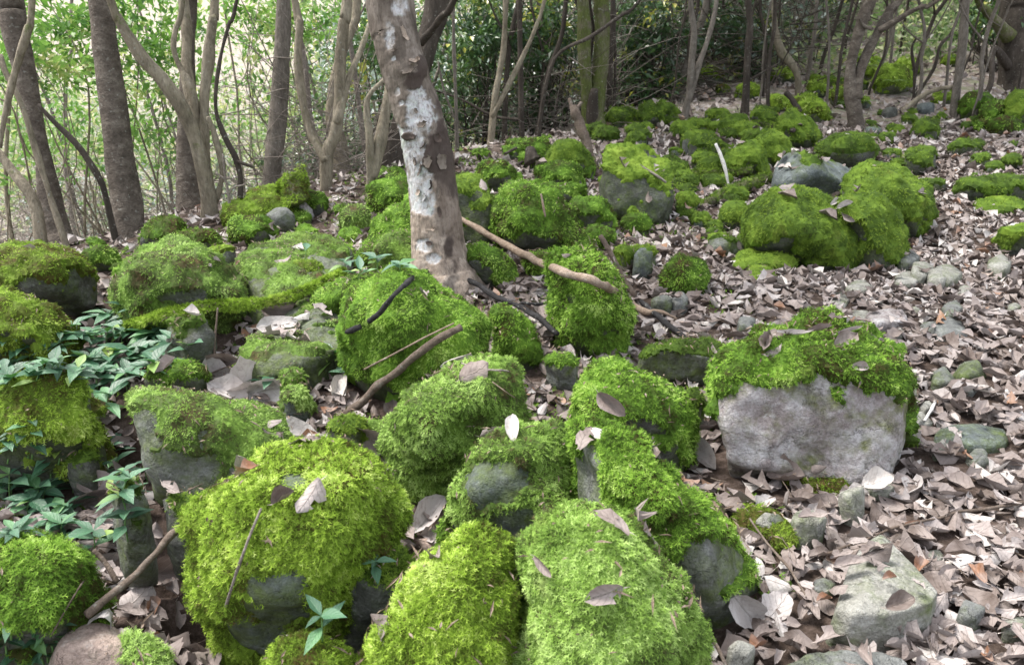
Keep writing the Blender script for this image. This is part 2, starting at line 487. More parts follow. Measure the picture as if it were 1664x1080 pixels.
ys = np.concatenate([np.linspace(-6, 0, 13)[:-1], np.linspace(0, 7, 176)[:-1], np.linspace(7, 20, 120)[:-1], np.linspace(20, 46, 70)[:-1], np.geomspace(46, 300, 16)])
xs0 = np.sinh(np.linspace(-4.4, 4.4, 191)) / np.sinh(4.4) * 170
xs0 = xs0 * .0 + np.sign(np.linspace(-1, 1, 191)) * (np.abs(np.linspace(-1, 1, 191)) * 7.5 + 160 * np.abs(np.linspace(-1, 1, 191)) ** 6)
GX, GY = np.meshgrid(xs0, ys)
GZ = h_real(GX, GY)
GV = np.stack([GX, GY, GZ], -1).reshape(-1, 3)
nx = len(xs0)
ii = (np.arange(len(ys) - 1)[:, None] * nx + np.arange(nx - 1)[None, :]).ravel()
GF = np.stack([ii, ii + 1, ii + nx + 1, ii + nx], 1)
far_attr = sstep(0.0, 2.5, GV[:, 1] - (9.3 + 1.2 * np.minimum(GV[:, 0], 4)))
far_attr = np.maximum(far_attr, sstep(7.5, 11, GV[:, 1] - .0 * GV[:, 0]) * .8)
ground = put('forest_floor', GV, [GF], M['ground'], smooth=True, attrs={'far': ('POINT', far_attr)}, kind='structure')

# ------------------------------------------------------------------ rocks
ROCKS = []            # (object, V, F, moss mask) for later scatter and BVH
BV, BF = [GV], [np.vstack([GF[:, [0, 1, 2]], GF[:, [0, 2, 3]]])]
BOWN = [np.full(len(BF[0]), -1)]
MOSS_JOBS = []

def hull_planes(P):
    bm = bmesh.new()
    for p in P: bm.verts.new(p)
    bmesh.ops.convex_hull(bm, input=bm.verts)
    bm.normal_update()
    c = P.mean(0); out = []
    for f in bm.faces:
        n = np.array(f.normal[:]); off = (np.array(f.verts[0].co[:]) - c) @ n
        if off < 0: n, off = -n, -off
        if np.linalg.norm(n) > .5: out.append((*n, off))
    bm.free()
    return c, np.array(out)

def rock(name, label, outline, cov=.5, thick=.8, stone='stone_grey', moss='moss', yb=None, sink=.12, bare=(), lump=1.0,
         film=.35, sharp=28, line=None, tint=0.0, mlen=1.0, level=None, group='mossy boulders of the slope', off=0.0, cat=None, dens=1.0, rough=1.0, flat=0.0, facetop=None, extra=()):
    O = np.array(outline, float)
    if cov > -.2:                            # leave room for the thickness of the moss
        _c = O.mean(0); _h = (O.max(0) - O.min(0)) / 2; _d = ground_depth(_c[0], min(O[:, 1].max(), 1200))
        O = _c + (O - _c) * np.clip(1 - .020 / _d * F / _h, .8, 1)
    c0 = O.mean(0); px0, px1, py0, py1 = O[:, 0].min(), O[:, 0].max(), O[:, 1].min(), O[:, 1].max()
    bx = O[np.argsort(O[:, 1])[-3:], 0].mean()
    d0 = ground_depth(bx, min(yb if yb else py1, 1260)) + off
    wpx = px1 - px0; hpx = py1 - py0
    w = min(wpx, hpx * 2.0) / F * d0
    T = w * thick
    dc = d0 + T * .12
    seed = int(abs(hash_s(name + label)) % 100000)
    rs = np.random.default_rng(seed)
    pts = []
    for (px, py) in O: pts.append(at_depth(px, py, dc + (.25 * T if facetop else 0)))
    if facetop:                              # a block: its front face stands proud and its top runs back from facetop
        for (px, py) in O:
            ft = facetop if np.isscalar(facetop) else np.interp(px, [q[0] for q in facetop], [q[1] for q in facetop])
            pts.append(at_depth(c0[0] + (px - c0[0]) * .95, max(py, ft), dc - .28 * T))
    for s, dd in (((.66, .5), (.3, .62)) if facetop else ((.66, -.5), (.66, .5), (.3, -.6), (.3, .62))):
        for (px, py) in O:
            q = c0 + (np.array([px, py]) - c0) * (s * (1 + rs.uniform(-.1, .1)))
            pts.append(at_depth(q[0], q[1], dc + T * dd * rs.uniform(.8, 1.1)))
    for (px, py) in O:
        if py > c0[1] + .2 * hpx:
            p = at_depth(c0[0] + (px - c0[0]) * .9, py, dc + T * .1); p[2] -= sink; pts.append(p)
            p = p.copy(); p[1] += T * .4; pts.append(p)
    lx, rx = O[O[:, 0].argmin()], O[O[:, 0].argmax()]
    for e in (lx, rx):                       # the flanks run down into the soil
        for k in (.0, .5):
            p = at_depth(c0[0] + (e[0] - c0[0]) * .86, max(e[1], c0[1]), dc + T * (k - .1)); p[2] -= sink + .35 * hpx / F * dc; pts.append(p)
    if flat:                                 # a stone lying down: its outline is traced on the ground itself
        pts = []
        hf_ = lambda x, y: h_base(x, y) + flat
        for (px, py) in O:
            top = at_depth(px, py, ground_depth(px, py, hf_)); pts.append(top + np.array([0, 0, flat * rs.uniform(-.25, .25)]))
            q = top.copy(); q[2] -= flat + sink; q[0] += (q[0] - at_depth(c0[0], c0[1], dc)[0]) * .1; pts.append(q)
        for s in (.4, .6):
            q = c0 + (O[rs.integers(len(O))] - c0) * s
            p = at_depth(q[0], q[1], ground_depth(q[0], q[1], hf_)); p[2] += flat * .3; pts.append(p)
    P = np.array(pts)
    c, pl = hull_planes(P)
    vw = (EYE - c) / np.linalg.norm(EYE - c)
    if not flat:                             # chipped faces on the near side
        for _ in range(0 if facetop else 4 if hpx > 230 else 8 if max(wpx, hpx) > 150 else 13):
            n_ = rs.normal(size=3); n_ /= np.linalg.norm(n_)
            if n_ @ vw < .12: continue
            pl = np.vstack([pl, [*n_, ((P - c) @ n_).max() * rs.uniform(.72, .93)]])
    size = max(wpx, hpx)
    lv = level or (5 if size > 150 else 4 if size > 55 else 3)
    D, Fc = ico(lv)
    nd = D @ pl[:, :3].T
    inv = np.maximum(nd, 1e-4) / np.maximum(pl[:, 3], 1e-4)[None]
    r = 1.0 / (np.sum(inv ** sharp, axis=1) ** (1.0 / sharp))
    ws = w
    V = c + D * r[:, None]
    so = rs.uniform(0, 50, 3)
    nrm, _ = vnormals(V, Fc)
    a = ws * .062 * rough
    ridg = 1 - np.abs(fbm(V + so, 1.8 / ws, 3, 1))
    V = V + nrm * (a * fbm(V + so, 2.2 / ws, 3, 2) + a * .9 * (ridg - .6) + .0045 * rough * fbm(V + so, 22, 3, 4) * min(1, ws * 3))[:, None]
    N, _ = vnormals(V, Fc)
    # moss mask
    zt = V[:, 2].max(); zb = at_depth(c0[0], py1, dc)[2]
    hf = np.clip((V[:, 2] - zb) / max(zt - zb, .02), -1, 1)
    n1 = fbm(V + so, 3.0 / max(ws, .25), 3, 11); n2 = fbm(V + so, 26, 2, 12)
    if line is None:
        sc = .95 * N[:, 2] + .42 * hf + .55 * n1 + .20 * n2 + cov - (.16 if cov < 1 else 0)
        m = sstep(.45, .62, sc)
    else:                                  # moss cap above a sloping line given as two heights (fractions) left and right
        u = (V[:, 0] - V[:, 0].min()) / (V[:, 0].max() - V[:, 0].min())
        hl = np.interp(u, [q[0] for q in line], [q[1] for q in line])
        sc = (hf - hl) * 6 + .9 * n2 + .8 * n1
        m = sstep(.0, .35, sc); 
    if len(bare):
        vx, vy, vd = project(V)
        front = ((EYE - V) * N).sum(1) > -.02
        for b in bare:
            cx, cy, rx, ry = b[:4]
            dd = np.sqrt(((vx - cx) / rx) ** 2 + ((vy - cy) / ry) ** 2) + .35 * n2 + .2 * n1
            m = np.where(front & (dd < 1.15), m * sstep(.85, 1.1, dd), m)
    if len(extra):
        vx, vy, vd = project(V)
        for b in extra:
            dd = np.sqrt(((vx - b[0]) / b[2]) ** 2 + ((vy - b[1]) / b[3]) ** 2) + .45 * n2 + .25 * n1
            m = np.maximum(m, np.where(vd < dc + .3 * T, sstep(1.15, .9, dd), 0))
    edge_f = (sstep(.02, .42, sc) * .75) if line is None and cov > -1 else 0
    fl = np.clip(np.maximum(film, edge_f) + .5 * n1 + .35 * (1 - np.abs(hf)) - .1, 0, 1) * (film > 0)
    org = np.array([c[0], c[1], zb])
    cat = cat or ('boulder' if wpx / F * d0 > .45 else 'rock')
    o = put(name, V, [Fc], M[stone], origin=org, label=label, cat=cat, group=group, attrs={'film': ('POINT', fl)})
    BV.append(V); BF.append(Fc + 0); BOWN.append(np.full(len(Fc), len(ROCKS)))
    ROCKS.append((o, V, Fc, m, N))
    if m.max() > .5:
        MOSS_JOBS.append(dict(o=o, V=V, F=Fc, N=N, m=m, mat=moss, d=d0, lump=lump, tint=tint, mlen=mlen, seed=seed, so=so, dens=dens, ws=ws))
    return o

def hash_s(s):
    h = 5381
    for ch in s: h = (h * 33 + ord(ch)) & 0x7FFFFFFF
    return h

def ell(x0, y0, x1, y1, n=9, seed=0, sq=.75, ang=None):
    """irregular outline filling a pixel box"""
    r = np.random.default_rng(seed + int(x0 * 7 + y0 * 13))
    a = (np.arange(n) + r.uniform(-.28, .28, n)) / n * 2 * np.pi
    cx, cy = (x0 + x1) / 2, (y0 + y1) / 2
    ca, sa = np.cos(a), np.sin(a)
    k = r.uniform(.9, 1.06, n)
    return [(cx + np.sign(c) * abs(c) ** sq * (x1 - x0) / 2 * q, cy + np.sign(s) * abs(s) ** sq * (y1 - y0) / 2 * q) for c, s, q in zip(ca, sa, k)]

B = 'moss_covered_boulder'; S = 'mossy_rock'
# --- foreground
rock(B, 'largest bright green moss cushion at the bottom edge, with a reddish leaf', [(828, 1150), (832, 960), (838, 880), (862, 835), (902, 811), (962, 800), (1005, 815), (1045, 855), (1085, 905), (1125, 975), (1160, 1045), (1185, 1150), (1185, 1240), (835, 1240)], .9, .8, 'stone_dark', 'moss_pale', yb=1200, sink=.2, tint=.0, mlen=1.1)
rock(B, 'yellow green moss boulder at the bottom, left of the brightest one', [(560, 1150), (590, 1050), (618, 992), (680, 920), (735, 872), (790, 852), (828, 868), (842, 900), (852, 1000), (862, 1150), (850, 1240), (560, 1240)], .8, .8, 'stone_dark', 'moss_yellow', yb=1200, sink=.2, mlen=1.15)
rock(S, 'low mossy rock at the bottom edge beside the rusty orange leaf', [(415, 1120), (432, 1042), (500, 1026), (560, 1045), (600, 1075), (620, 1130), (600, 1190), (430, 1190)], .7, .8, 'stone_grey', 'moss_yellow', yb=1190)
rock(B, 'big yellow green moss boulder with a bare bluish patch low on its front', [(298, 832), (330, 780), (395, 752), (455, 742), (510, 720), (565, 712), (622, 722), (665, 752), (680, 800), (674, 870), (650, 920), (560, 965), (470, 1000), (395, 1040), (348, 1040), (332, 980), (335, 930), (305, 880)], 1.05, .75, 'stone_blue', 'moss_yellow', yb=1060, sink=.15, bare=[(445, 975, 62, 48, 0), (475, 782, 26, 20), (400, 1020, 30, 30)], mlen=1.15)
rock(B, 'mossy boulder with a bare bluish grey window in the centre foreground', [(722, 800), (745, 750), (790, 700), (845, 668), (905, 658), (940, 690), (950, 760), (950, 860), (900, 900), (830, 905), (780, 890), (735, 840)], .72, .7, 'stone_blue', 'moss_pale', yb=930, bare=[(805, 785, 50, 36), (833, 848, 46, 26)], mlen=1.0)
rock(B, 'long moss ridge boulder slanting down to the right beside the leaf path', [(905, 655), (960, 655), (1000, 668), (1040, 705), (1095, 765), (1140, 810), (1190, 870), (1228, 930), (1240, 965), (1190, 985), (1120, 985), (1040, 940), (960, 880), (915, 780)], .66, .6, 'stone_grey', 'moss', yb=1000, bare=[(958, 775, 26, 50), (1150, 915, 60, 40), (1120, 940, 40, 30)], tint=-.06)
rock(B, 'rounded green moss boulder holding a pinkish curled leaf, left of the bare pale boulder', [(916, 640), (945, 600), (1000, 582), (1060, 600), (1105, 640), (1133, 682), (1128, 722), (1080, 760), (1000, 740), (930, 690)], .85, .8, 'stone_dark', 'moss', yb=770, tint=.03)
rock('pale_boulder', 'big pale pinkish boulder with a bare front face and a green moss cap', [(1150, 660), (1152, 618), (1198, 556), (1258, 502), (1320, 487), (1400, 505), (1465, 543), (1493, 600), (1486, 670), (1478, 740), (1478, 800), (1380, 798), (1280, 778), (1185, 758), (1152, 720)], -.17, .75, 'stone_pink', 'moss', yb=795, facetop=[(1150, 615), (1290, 597), (1400, 600), (1480, 640)], extra=[(1440, 600, 50, 34), (1163, 620, 12, 40), (1368, 600, 30, 16), (1484, 680, 12, 70)], level=6, film=.12, sharp=18, tint=-.02, lump=1.2)
rock('lichened_rock', 'long rounded stone with thin green film behind the pale moss capped boulder', [(1018, 590), (1040, 562), (1100, 544), (1160, 540), (1192, 556), (1185, 595), (1150, 612), (1070, 610)], .05, .8, 'stone_grey', 'moss_dark', yb=612, film=.75, lump=.4, mlen=.6)
rock(B, 'pale green moss boulder in the very centre under the red brown fan leaf', [(616, 690), (640, 655), (680, 615), (730, 588), (790, 570), (845, 582), (868, 622), (862, 665), (805, 700), (740, 750), (700, 775), (650, 760)], 1.0, .8, 'stone_dark', 'moss_pale', yb=800, mlen=1.05)
rock('block_boulder', 'square edged block with thin moss top and whitish lichened left face', [(204, 640), (232, 624), (318, 624), (350, 650), (440, 668), (484, 690), (478, 735), (400, 790), (330, 815), (272, 800), (225, 735)], .22, .9, 'stone_grey', 'moss_pale', yb=830, facetop=[(200, 655), (330, 672), (480, 725)], film=.5, bare=[(235, 710, 24, 50)], extra=[(400, 715, 60, 40)], mlen=.8, lump=.5)
rock(B, 'rounded dark sided boulder with bright mossy top behind the leafy herbs at the left edge', [(-60, 650), (-20, 615), (40, 603), (95, 604), (135, 618), (150, 655), (165, 700), (150, 740), (95, 755), (0, 760), (-60, 740)], .7, .8, 'stone_dark', 'moss_yellow', yb=790, mlen=1.1)
rock(B, 'deep green feathery boulder in the bottom left corner', [(-60, 890), (0, 868), (45, 864), (95, 882), (135, 900), (172, 945), (155, 990), (110, 1020), (70, 1080), (-60, 1100)], .62, .8, 'stone_dark', 'moss', yb=1100, tint=-.12, mlen=1.1)
rock('pink_stone', 'smooth pinkish bare stone at the bottom left edge', [(70, 1130), (85, 1055), (110, 1022), (145, 1007), (185, 1016), (215, 1050), (225, 1130), (150, 1190)], -1.5, .8, 'stone_tan', 'moss', yb=1150, film=0, cat='rock', rough=.5, facetop=1045)
rock(S, 'small pale green moss cushion touching the smooth pinkish stone', [(182, 1040), (205, 1022), (245, 1030), (278, 1056), (285, 1120), (190, 1130)], .9, .8, 'stone_grey', 'moss_pale', yb=1150)
rock('lichened_rock', 'upright greyish rock under the herbs, partly mossed on its right side', [(165, 790), (200, 762), (232, 768), (246, 815), (250, 868), (232, 905), (195, 914), (180, 860)], -.1, .8, 'stone_grey', 'moss_dark', yb=950, film=.4)
rock('lichened_rock', 'dark wet rock between the square block and the yellow moss boulder', [(255, 800), (300, 790), (345, 830), (345, 900), (300, 915), (262, 880)], -.1, .8, 'stone_dark', 'moss_dark', yb=960)
rock('lichened_rock', 'dark stone wedged below the yellow green moss boulder on its right', [(560, 900), (640, 880), (690, 915), (660, 985), (590, 1000), (545, 960)], -.4, .8, 'stone_dark', 'moss_dark', yb=1080, film=.2)
# --- left middle
rock(B, 'wide flat topped moss boulder at the left edge below the dark leaning trunks', [(-60, 410), (0, 397), (70, 395), (125, 398), (152, 425), (150, 458), (122, 485), (60, 492), (-60, 480)], .62, .8, 'stone_dark', 'moss_yellow', yb=500, tint=-.03)
rock(B, 'olive moss slope boulder at the left edge just above the herb patch', [(-60, 475), (0, 465), (40, 478), (85, 505), (118, 538), (70, 565), (-60, 575)], .85, .8, 'stone_dark', 'moss_yellow', yb=590, tint=-.05)
rock(B, 'broad pointed mound of pale feathery moss left of the log with moss', [(172, 480), (200, 432), (245, 400), (275, 391), (315, 394), (355, 412), (383, 442), (405, 485), (360, 510), (250, 520), (190, 515)], 1.05, .8, 'stone_grey', 'moss_pale', yb=520, tint=-.05)
rock(S, 'dark olive leaning moss rock behind the broad pointed mound', [(219, 392), (248, 356), (285, 344), (310, 356), (296, 392), (262, 415), (232, 414)], .7, .8, 'stone_dark', 'moss', yb=420, tint=-.1)
rock(S, 'rounded moss rock right of the dark olive leaning one', ell(272, 364, 368, 420, seed=3), .8, .8, 'stone_dark', 'moss', yb=422)
rock(S, 'small rounded moss rock at the foot of the pale multi stemmed tree', ell(366, 347, 452, 402, seed=4), .8, .8, 'stone_dark', 'moss', yb=402)
rock(B, 'smooth sloping grey green boulder with thin patchy moss', [(382, 418), (425, 392), (488, 372), (540, 378), (570, 400), (560, 435), (500, 470), (425, 480), (395, 455)], -.32, .7, 'stone_grey', 'moss_pale', yb=482, film=.9, lump=.5, mlen=.7, flat=.12)
rock(S, 'bright yellow green moss cushion in front of the sloping grey green boulder', ell(462, 418, 530, 455, seed=5), .9, .7, 'stone_grey', 'moss_yellow', yb=462, off=-.15)
rock(S, 'long bright moss hump behind two bare grey stones', [(355, 358), (365, 335), (400, 320), (440, 316), (475, 325), (485, 350), (440, 366), (380, 372)], .9, .7, 'stone_grey', 'moss_yellow', yb=370)
rock('grey_stone', 'greenish grey bare stone against the long bright moss hump', [(428, 350), (442, 337), (465, 334), (478, 350), (474, 368), (445, 372)], -.8, .8, 'stone_grey', yb=374, film=.4, cat='rock', off=-.1)
rock('grey_stone', 'smooth light grey stone with a rounded back right of the greenish one', [(466, 328), (480, 319), (500, 325), (510, 342), (498, 354), (472, 350)], -1.2, .8, 'stone_pink', yb=356, film=0, cat='rock')
rock(S, 'green moss rock behind the light grey stone, beside the pale forked trunk', ell(485, 305, 535, 345, seed=6), .85, .8, 'stone_dark', 'moss', yb=352)
rock(S, 'loose mossy hummock between the pale forked trunk and the pinkish thin stem', ell(545, 332, 608, 376, seed=7), .85, .8, 'stone_grey', 'moss_pale', yb=380)
rock(S, 'little moss tussock in front of the loose hummock', ell(540, 368, 590, 396, seed=8), .8, .8, 'stone_dark', 'moss', yb=398)
rock('lichened_rock', 'low grey slab with mossy top under the pale tree', ell(325, 395, 392, 436, seed=9), .05, .8, 'stone_grey', 'moss_yellow', yb=436)
rock('slab_rock', 'flat slab with smooth olive film under the big tan leaf', [(380, 575), (415, 533), (480, 500), (545, 482), (600, 500), (590, 545), (520, 585), (440, 605)], -.5, .7, 'stone_grey', 'moss_pale', yb=612, film=.85, lump=.3, mlen=.6, sharp=20, flat=.05)
rock(S, 'low mossy stone above the square edged block', [(222, 615), (235, 590), (270, 584), (335, 592), (345, 612), (320, 630), (250, 632)], .4, .8, 'stone_dark', 'moss', yb=634, tint=-.05)
rock('lichened_rock', 'dark rock under the mossy log', [(262, 560), (275, 520), (330, 510), (350, 545), (330, 580), (280, 582)], -.3, .8, 'stone_dark', 'moss_dark', yb=600)
rock(B, 'bright green moss mound directly in front of the patchy barked trunk', [(540, 512), (580, 468), (635, 440), (690, 438), (745, 452), (782, 490), (795, 545), (780, 585), (730, 625), (680, 645), (620, 620), (590, 560)], .85, .8, 'stone_dark', 'moss', yb=640, tint=.06)
rock(S, 'green moss slope wedged between the trunk foot mound and the shaggy boulder', [(792, 495), (825, 490), (862, 520), (888, 555), (850, 585), (800, 580)], .8, .8, 'stone_dark', 'moss', yb=590)
rock(B, 'shaggy boulder draped with long hanging moss under the pale crossing stick', [(884, 470), (893, 412), (935, 388), (975, 394), (1002, 440), (1026, 478), (1034, 545), (985, 560), (920, 555), (900, 515)], .8, .8, 'stone_dark', 'moss', yb=566, mlen=1.5, tint=.0)
rock(S, 'pyramid shaped moss rock right of the shaggy boulder', [(1068, 458), (1082, 422), (1110, 396), (1140, 414), (1156, 448), (1148, 468), (1085, 476)], .85, .8, 'stone_dark', 'moss', yb=478, tint=-.08)
rock(S, 'low moss rock hugging the right side of the main trunk', [(742, 400), (780, 392), (828, 418), (848, 445), (805, 462), (750, 448)], .85, .8, 'stone_dark', 'moss', yb=462)
rock(S, 'soft moss hump touching the left side of the main trunk', [(590, 420), (615, 380), (655, 368), (690, 380), (700, 430), (640, 448)], .9, .8, 'stone_dark', 'moss_pale', yb=450, tint=-.05)
rock(B, 'tall bright moss boulder behind the left side of the main trunk', [(580, 420), (600, 375), (630, 335), (665, 312), (710, 300), (740, 340), (740, 420), (640, 430)], .9, .7, 'stone_dark', 'moss', yb=436, off=.25, tint=.04)
rock(S, 'green moss rock above and behind the tall bright one', ell(590, 284, 690, 345, seed=10), .85, .8, 'stone_dark', 'moss', yb=350)
rock('block_boulder', 'dark upright block with green top just right of the main trunk', [(715, 290), (735, 277), (772, 276), (797, 292), (806, 340), (804, 395), (765, 402), (720, 395)], .0, .9, 'stone_dark', 'moss_dark', yb=405, facetop=312, film=.7, tint=.2)
rock(B, 'large green moss dome right of the dark upright block', [(795, 350), (797, 312), (825, 293), (880, 299), (920, 320), (948, 345), (962, 375), (950, 402), (890, 418), (820, 412), (798, 385)], .85, .8, 'stone_dark', 'moss', yb=420, tint=-.02)
rock(S, 'small moss hump between the moss dome and the slab topped block', ell(912, 318, 1008, 378, seed=11), .8, .8, 'stone_dark', 'moss', yb=384)
rock(S, 'yellowish moss hump peeping over the large moss dome', ell(768, 258, 842, 298, seed=12), .85, .8, 'stone_dark', 'moss', yb=310)
rock(S, 'moss hump behind the right shoulder of the large dome', ell(862, 262, 955, 302, seed=13), .8, .8, 'stone_dark', 'moss', yb=318)
rock(S, 'flattened moss hump just above the right shoulder of the dome', ell(868, 292, 965, 334, seed=14), .8, .8, 'stone_dark', 'moss', yb=345)
rock(B, 'steep dark green moss boulder left of the leaning snag', [(878, 268), (888, 240), (912, 224), (938, 222), (958, 244), (962, 272), (915, 284)], .7, .8, 'stone_dark', 'moss_dark', yb=290, tint=.15)
rock('block_boulder', 'tall angular block with dark front and leaf strewn sloping moss top', [(972, 265), (978, 230), (1035, 222), (1075, 245), (1098, 290), (1095, 345), (1075, 366), (1025, 355), (985, 330)], -.02, .9, 'stone_dark', 'moss_dark', yb=368, facetop=[(970, 272), (1030, 290), (1098, 330)], film=.55, tint=.3, level=5)
rock(B, 'squat dark moss boulder with overhanging top high in the centre', [(1033, 185), (1040, 168), (1062, 161), (1088, 162), (1104, 176), (1101, 197), (1070, 206), (1040, 203)], .7, .9, 'stone_dark', 'moss_dark', yb=208, tint=.05)
rock(B, 'large shaggy dark moss boulder right of centre, left one of a joined pair', [(1214, 352), (1222, 315), (1262, 296), (1305, 297), (1345, 320), (1380, 350), (1408, 392), (1400, 425), (1330, 428), (1260, 420), (1220, 400)], 1.0, .8, 'stone_dark', 'moss_dark', yb=432, tint=.12, mlen=1.1)
rock(B, 'shaggy dark moss boulder with a leaf heap beside it, right one of a joined pair', [(1325, 345), (1350, 312), (1395, 303), (1440, 312), (1465, 350), (1472, 400), (1452, 430), (1400, 436), (1350, 420)], .85, .8, 'stone_dark', 'moss_dark', yb=438, tint=.12, mlen=1.1, off=.1)
rock('lichened_rock', 'bare bluish grey humped rock above the joined moss pair', [(1248, 290), (1258, 258), (1280, 242), (1312, 246), (1350, 262), (1390, 270), (1395, 300), (1330, 312), (1260, 312)], -.55, .8, 'stone_blue', 'moss_dark', yb=330, film=.2)
rock(B, 'big moss dome behind the joined pair on the right', [(1360, 285), (1395, 262), (1440, 254), (1482, 272), (1512, 305), (1522, 350), (1500, 374), (1420, 370), (1370, 330)], .8, .8, 'stone_dark', 'moss_dark', yb=378, tint=.15)
rock(B, 'very dark half dome boulder behind the bluish rock', [(1318, 240), (1340, 222), (1378, 211), (1412, 218), (1436, 245), (1430, 262), (1340, 262)], .55, .8, 'stone_dark', 'moss_dark', yb=272, tint=0)
rock(S, 'green moss pyramid left of the forked dark tree', [(1252, 228), (1262, 192), (1285, 172), (1310, 190), (1338, 222), (1330, 240), (1275, 246)], .85, .8, 'stone_dark', 'moss_dark', yb=240, tint=.15)
rock(S, 'lower green moss wedge in front of the pyramid', [(1205, 262), (1225, 225), (1255, 205), (1285, 222), (1300, 250), (1260, 274), (1215, 276)], .85, .8, 'stone_dark', 'moss_dark', yb=276, tint=.28)
rock(S, 'green moss rock right of the peeling white stick', [(1172, 268), (1190, 238), (1225, 228), (1250, 246), (1255, 275), (1210, 288)], .85, .8, 'stone_dark', 'moss_dark', yb=292, tint=.15)
rock(S, 'small angular dark moss rock on the leafy ground up right', [(1478, 215), (1490, 193), (1510, 187), (1530, 200), (1530, 220), (1500, 224)], .75, .8, 'stone_dark', 'moss_dark', yb=226)
rock(S, 'dark blocky rock with thin moss above the right moss dome', [(1462, 268), (1468, 240), (1500, 232), (1524, 240), (1526, 275), (1500, 284), (1470, 280)], .35, .9, 'stone_dark', 'moss_dark', yb=284)
rock(S, 'low dark wedge stone left of the leafy track', [(1538, 240), (1555, 225), (1585, 228), (1602, 244), (1570, 250)], .2, .8, 'stone_dark', 'moss_dark', yb=250)
rock(S, 'rounded dark rock beside the forked tree foot', ell(1423, 212, 1462, 238, seed=15), .5, .8, 'stone_dark', 'moss_dark', yb=240)
rock('grey_stone', 'bluish grey stone just right of the forked tree foot', ell(1403, 203, 1434, 222, seed=16), -.8, .8, 'stone_blue', yb=224, cat='rock')
rock(B, 'long low dark moss boulder running out at the right edge', [(1540, 310), (1555, 290), (1610, 284), (1720, 286), (1725, 320), (1640, 325), (1560, 322)], .5, .7, 'stone_dark', 'moss_dark', yb=328)
rock(S, 'low green moss stone under the long dark one at the right edge', ell(1578, 318, 1672, 345, seed=17), .6, .7, 'stone_dark', 'moss_dark', yb=346, tint=.2, flat=0.05)
rock(S, 'rounded moss rock cut by the right edge above the leaf path', ell(1618, 356, 1720, 405, seed=18), .8, .8, 'stone_dark', 'moss_dark', yb=408, tint=.15)
rock('grey_stone', 'flat dark stone left of the long low boulder at right', ell(1478, 288, 1545, 312, seed=19), .0, .7, 'stone_dark', 'moss_dark', yb=314, cat='rock')
rock(S, 'low moss mat rock in the leaf gap left of the joined pair', ell(1180, 402, 1300, 438, seed=20), .75, .7, 'stone_dark', 'moss_dark', yb=440, tint=.25, flat=0.05)
rock(S, 'small moss stone in front of the low moss mat rock', ell(1204, 430, 1270, 460, seed=21), .75, .7, 'stone_dark', 'moss_dark', yb=462, tint=.25, flat=0.05)
rock(S, 'narrow moss rock left of the joined pair', ell(1164, 322, 1222, 366, seed=22), .75, .8, 'stone_dark', 'moss_dark', yb=368, tint=.2)
rock('grey_stone', 'rounded olive grey stone with little moss in the leaf gap', ell(1145, 382, 1206, 414, seed=23), -.5, .8, 'stone_grey', 'moss_dark', yb=416, film=.6, cat='rock')
rock(S, 'small green moss stone at the foot of the tall angular block', ell(1006, 346, 1062, 378, seed=24), .8, .8, 'stone_dark', 'moss', yb=380)
rock(S, 'low moss stone beside a blue grey cobble right of the shaggy boulder', ell(982, 392, 1080, 436, seed=25), .4, .8, 'stone_grey', 'moss_dark', yb=440, tint=.2)
rock('grey_stone', 'blue grey cobble on the right of the low moss stone', ell(1028, 400, 1064, 440, seed=26), -.9, .8, 'stone_blue', yb=442, off=-.12, cat='rock')
rock(S, 'small dark moss stone between two fallen logs', ell(1092, 305, 1140, 345, seed=27), .6, .8, 'stone_dark', 'moss_dark', yb=348, tint=.2)
rock(S, 'thin mossed stone partly hidden behind the centre right dome', ell(1100, 625, 1152, 690, seed=28), .1, .8, 'stone_grey', 'moss_dark', yb=700, film=.5)
rock(S, 'moss shoulder sloping left from the mound at the foot of the main trunk', [(495, 492), (545, 458), (620, 436), (665, 440), (670, 480), (610, 512), (530, 512)], .75, .8, 'stone_dark', 'moss', yb=520, tint=.04)
rock(S, 'low moss hump between the sloping grey green boulder and the main trunk', ell(568, 398, 640, 440, seed=51), .85, .8, 'stone_dark', 'moss', yb=448, off=.05)
rock(S, 'moss rock in the gap between the large dome and the shaggy boulder', ell(838, 408, 905, 446, seed=52), .8, .8, 'stone_dark', 'moss', yb=450)
rock(S, 'dim moss rock behind the shaggy boulder and below the tall angular block', ell(938, 366, 1010, 402, seed=53), .8, .8, 'stone_dark', 'moss', yb=406, tint=-.05)
rock(S, 'round moss rock beside the thin pinkish bent stem, behind the main trunk', ell(600, 268, 665, 312, seed=54), .85, .8, 'stone_dark', 'moss', yb=322)
rock(S, 'low olive moss rock behind the pale stump stones', ell(395, 300, 470, 332, seed=55), .8, .8, 'stone_dark', 'moss_yellow', yb=338, off=.2)
rock(S, 'low moss rock above the wide flat topped boulder at the left edge', ell(128, 398, 200, 436, seed=56), .7, .8, 'stone_dark', 'moss', yb=440, tint=-.05)
rock(S, 'moss rock in the hollow between the square block and the centre moss boulder', ell(520, 668, 600, 722, seed=57), .4, .8, 'stone_grey', 'moss_dark', yb=730, tint=.2)
rock(S, 'dark mossed rock between the round left boulder and the corner boulder', ell(95, 728, 170, 778, seed=58), .2, .8, 'stone_dark', 'moss_dark', yb=800, tint=.1)
rock(S, 'moss rock filling the gap behind the rounded centre right boulder', ell(880, 566, 950, 612, seed=59), .3, .8, 'stone_grey', 'moss', yb=622)
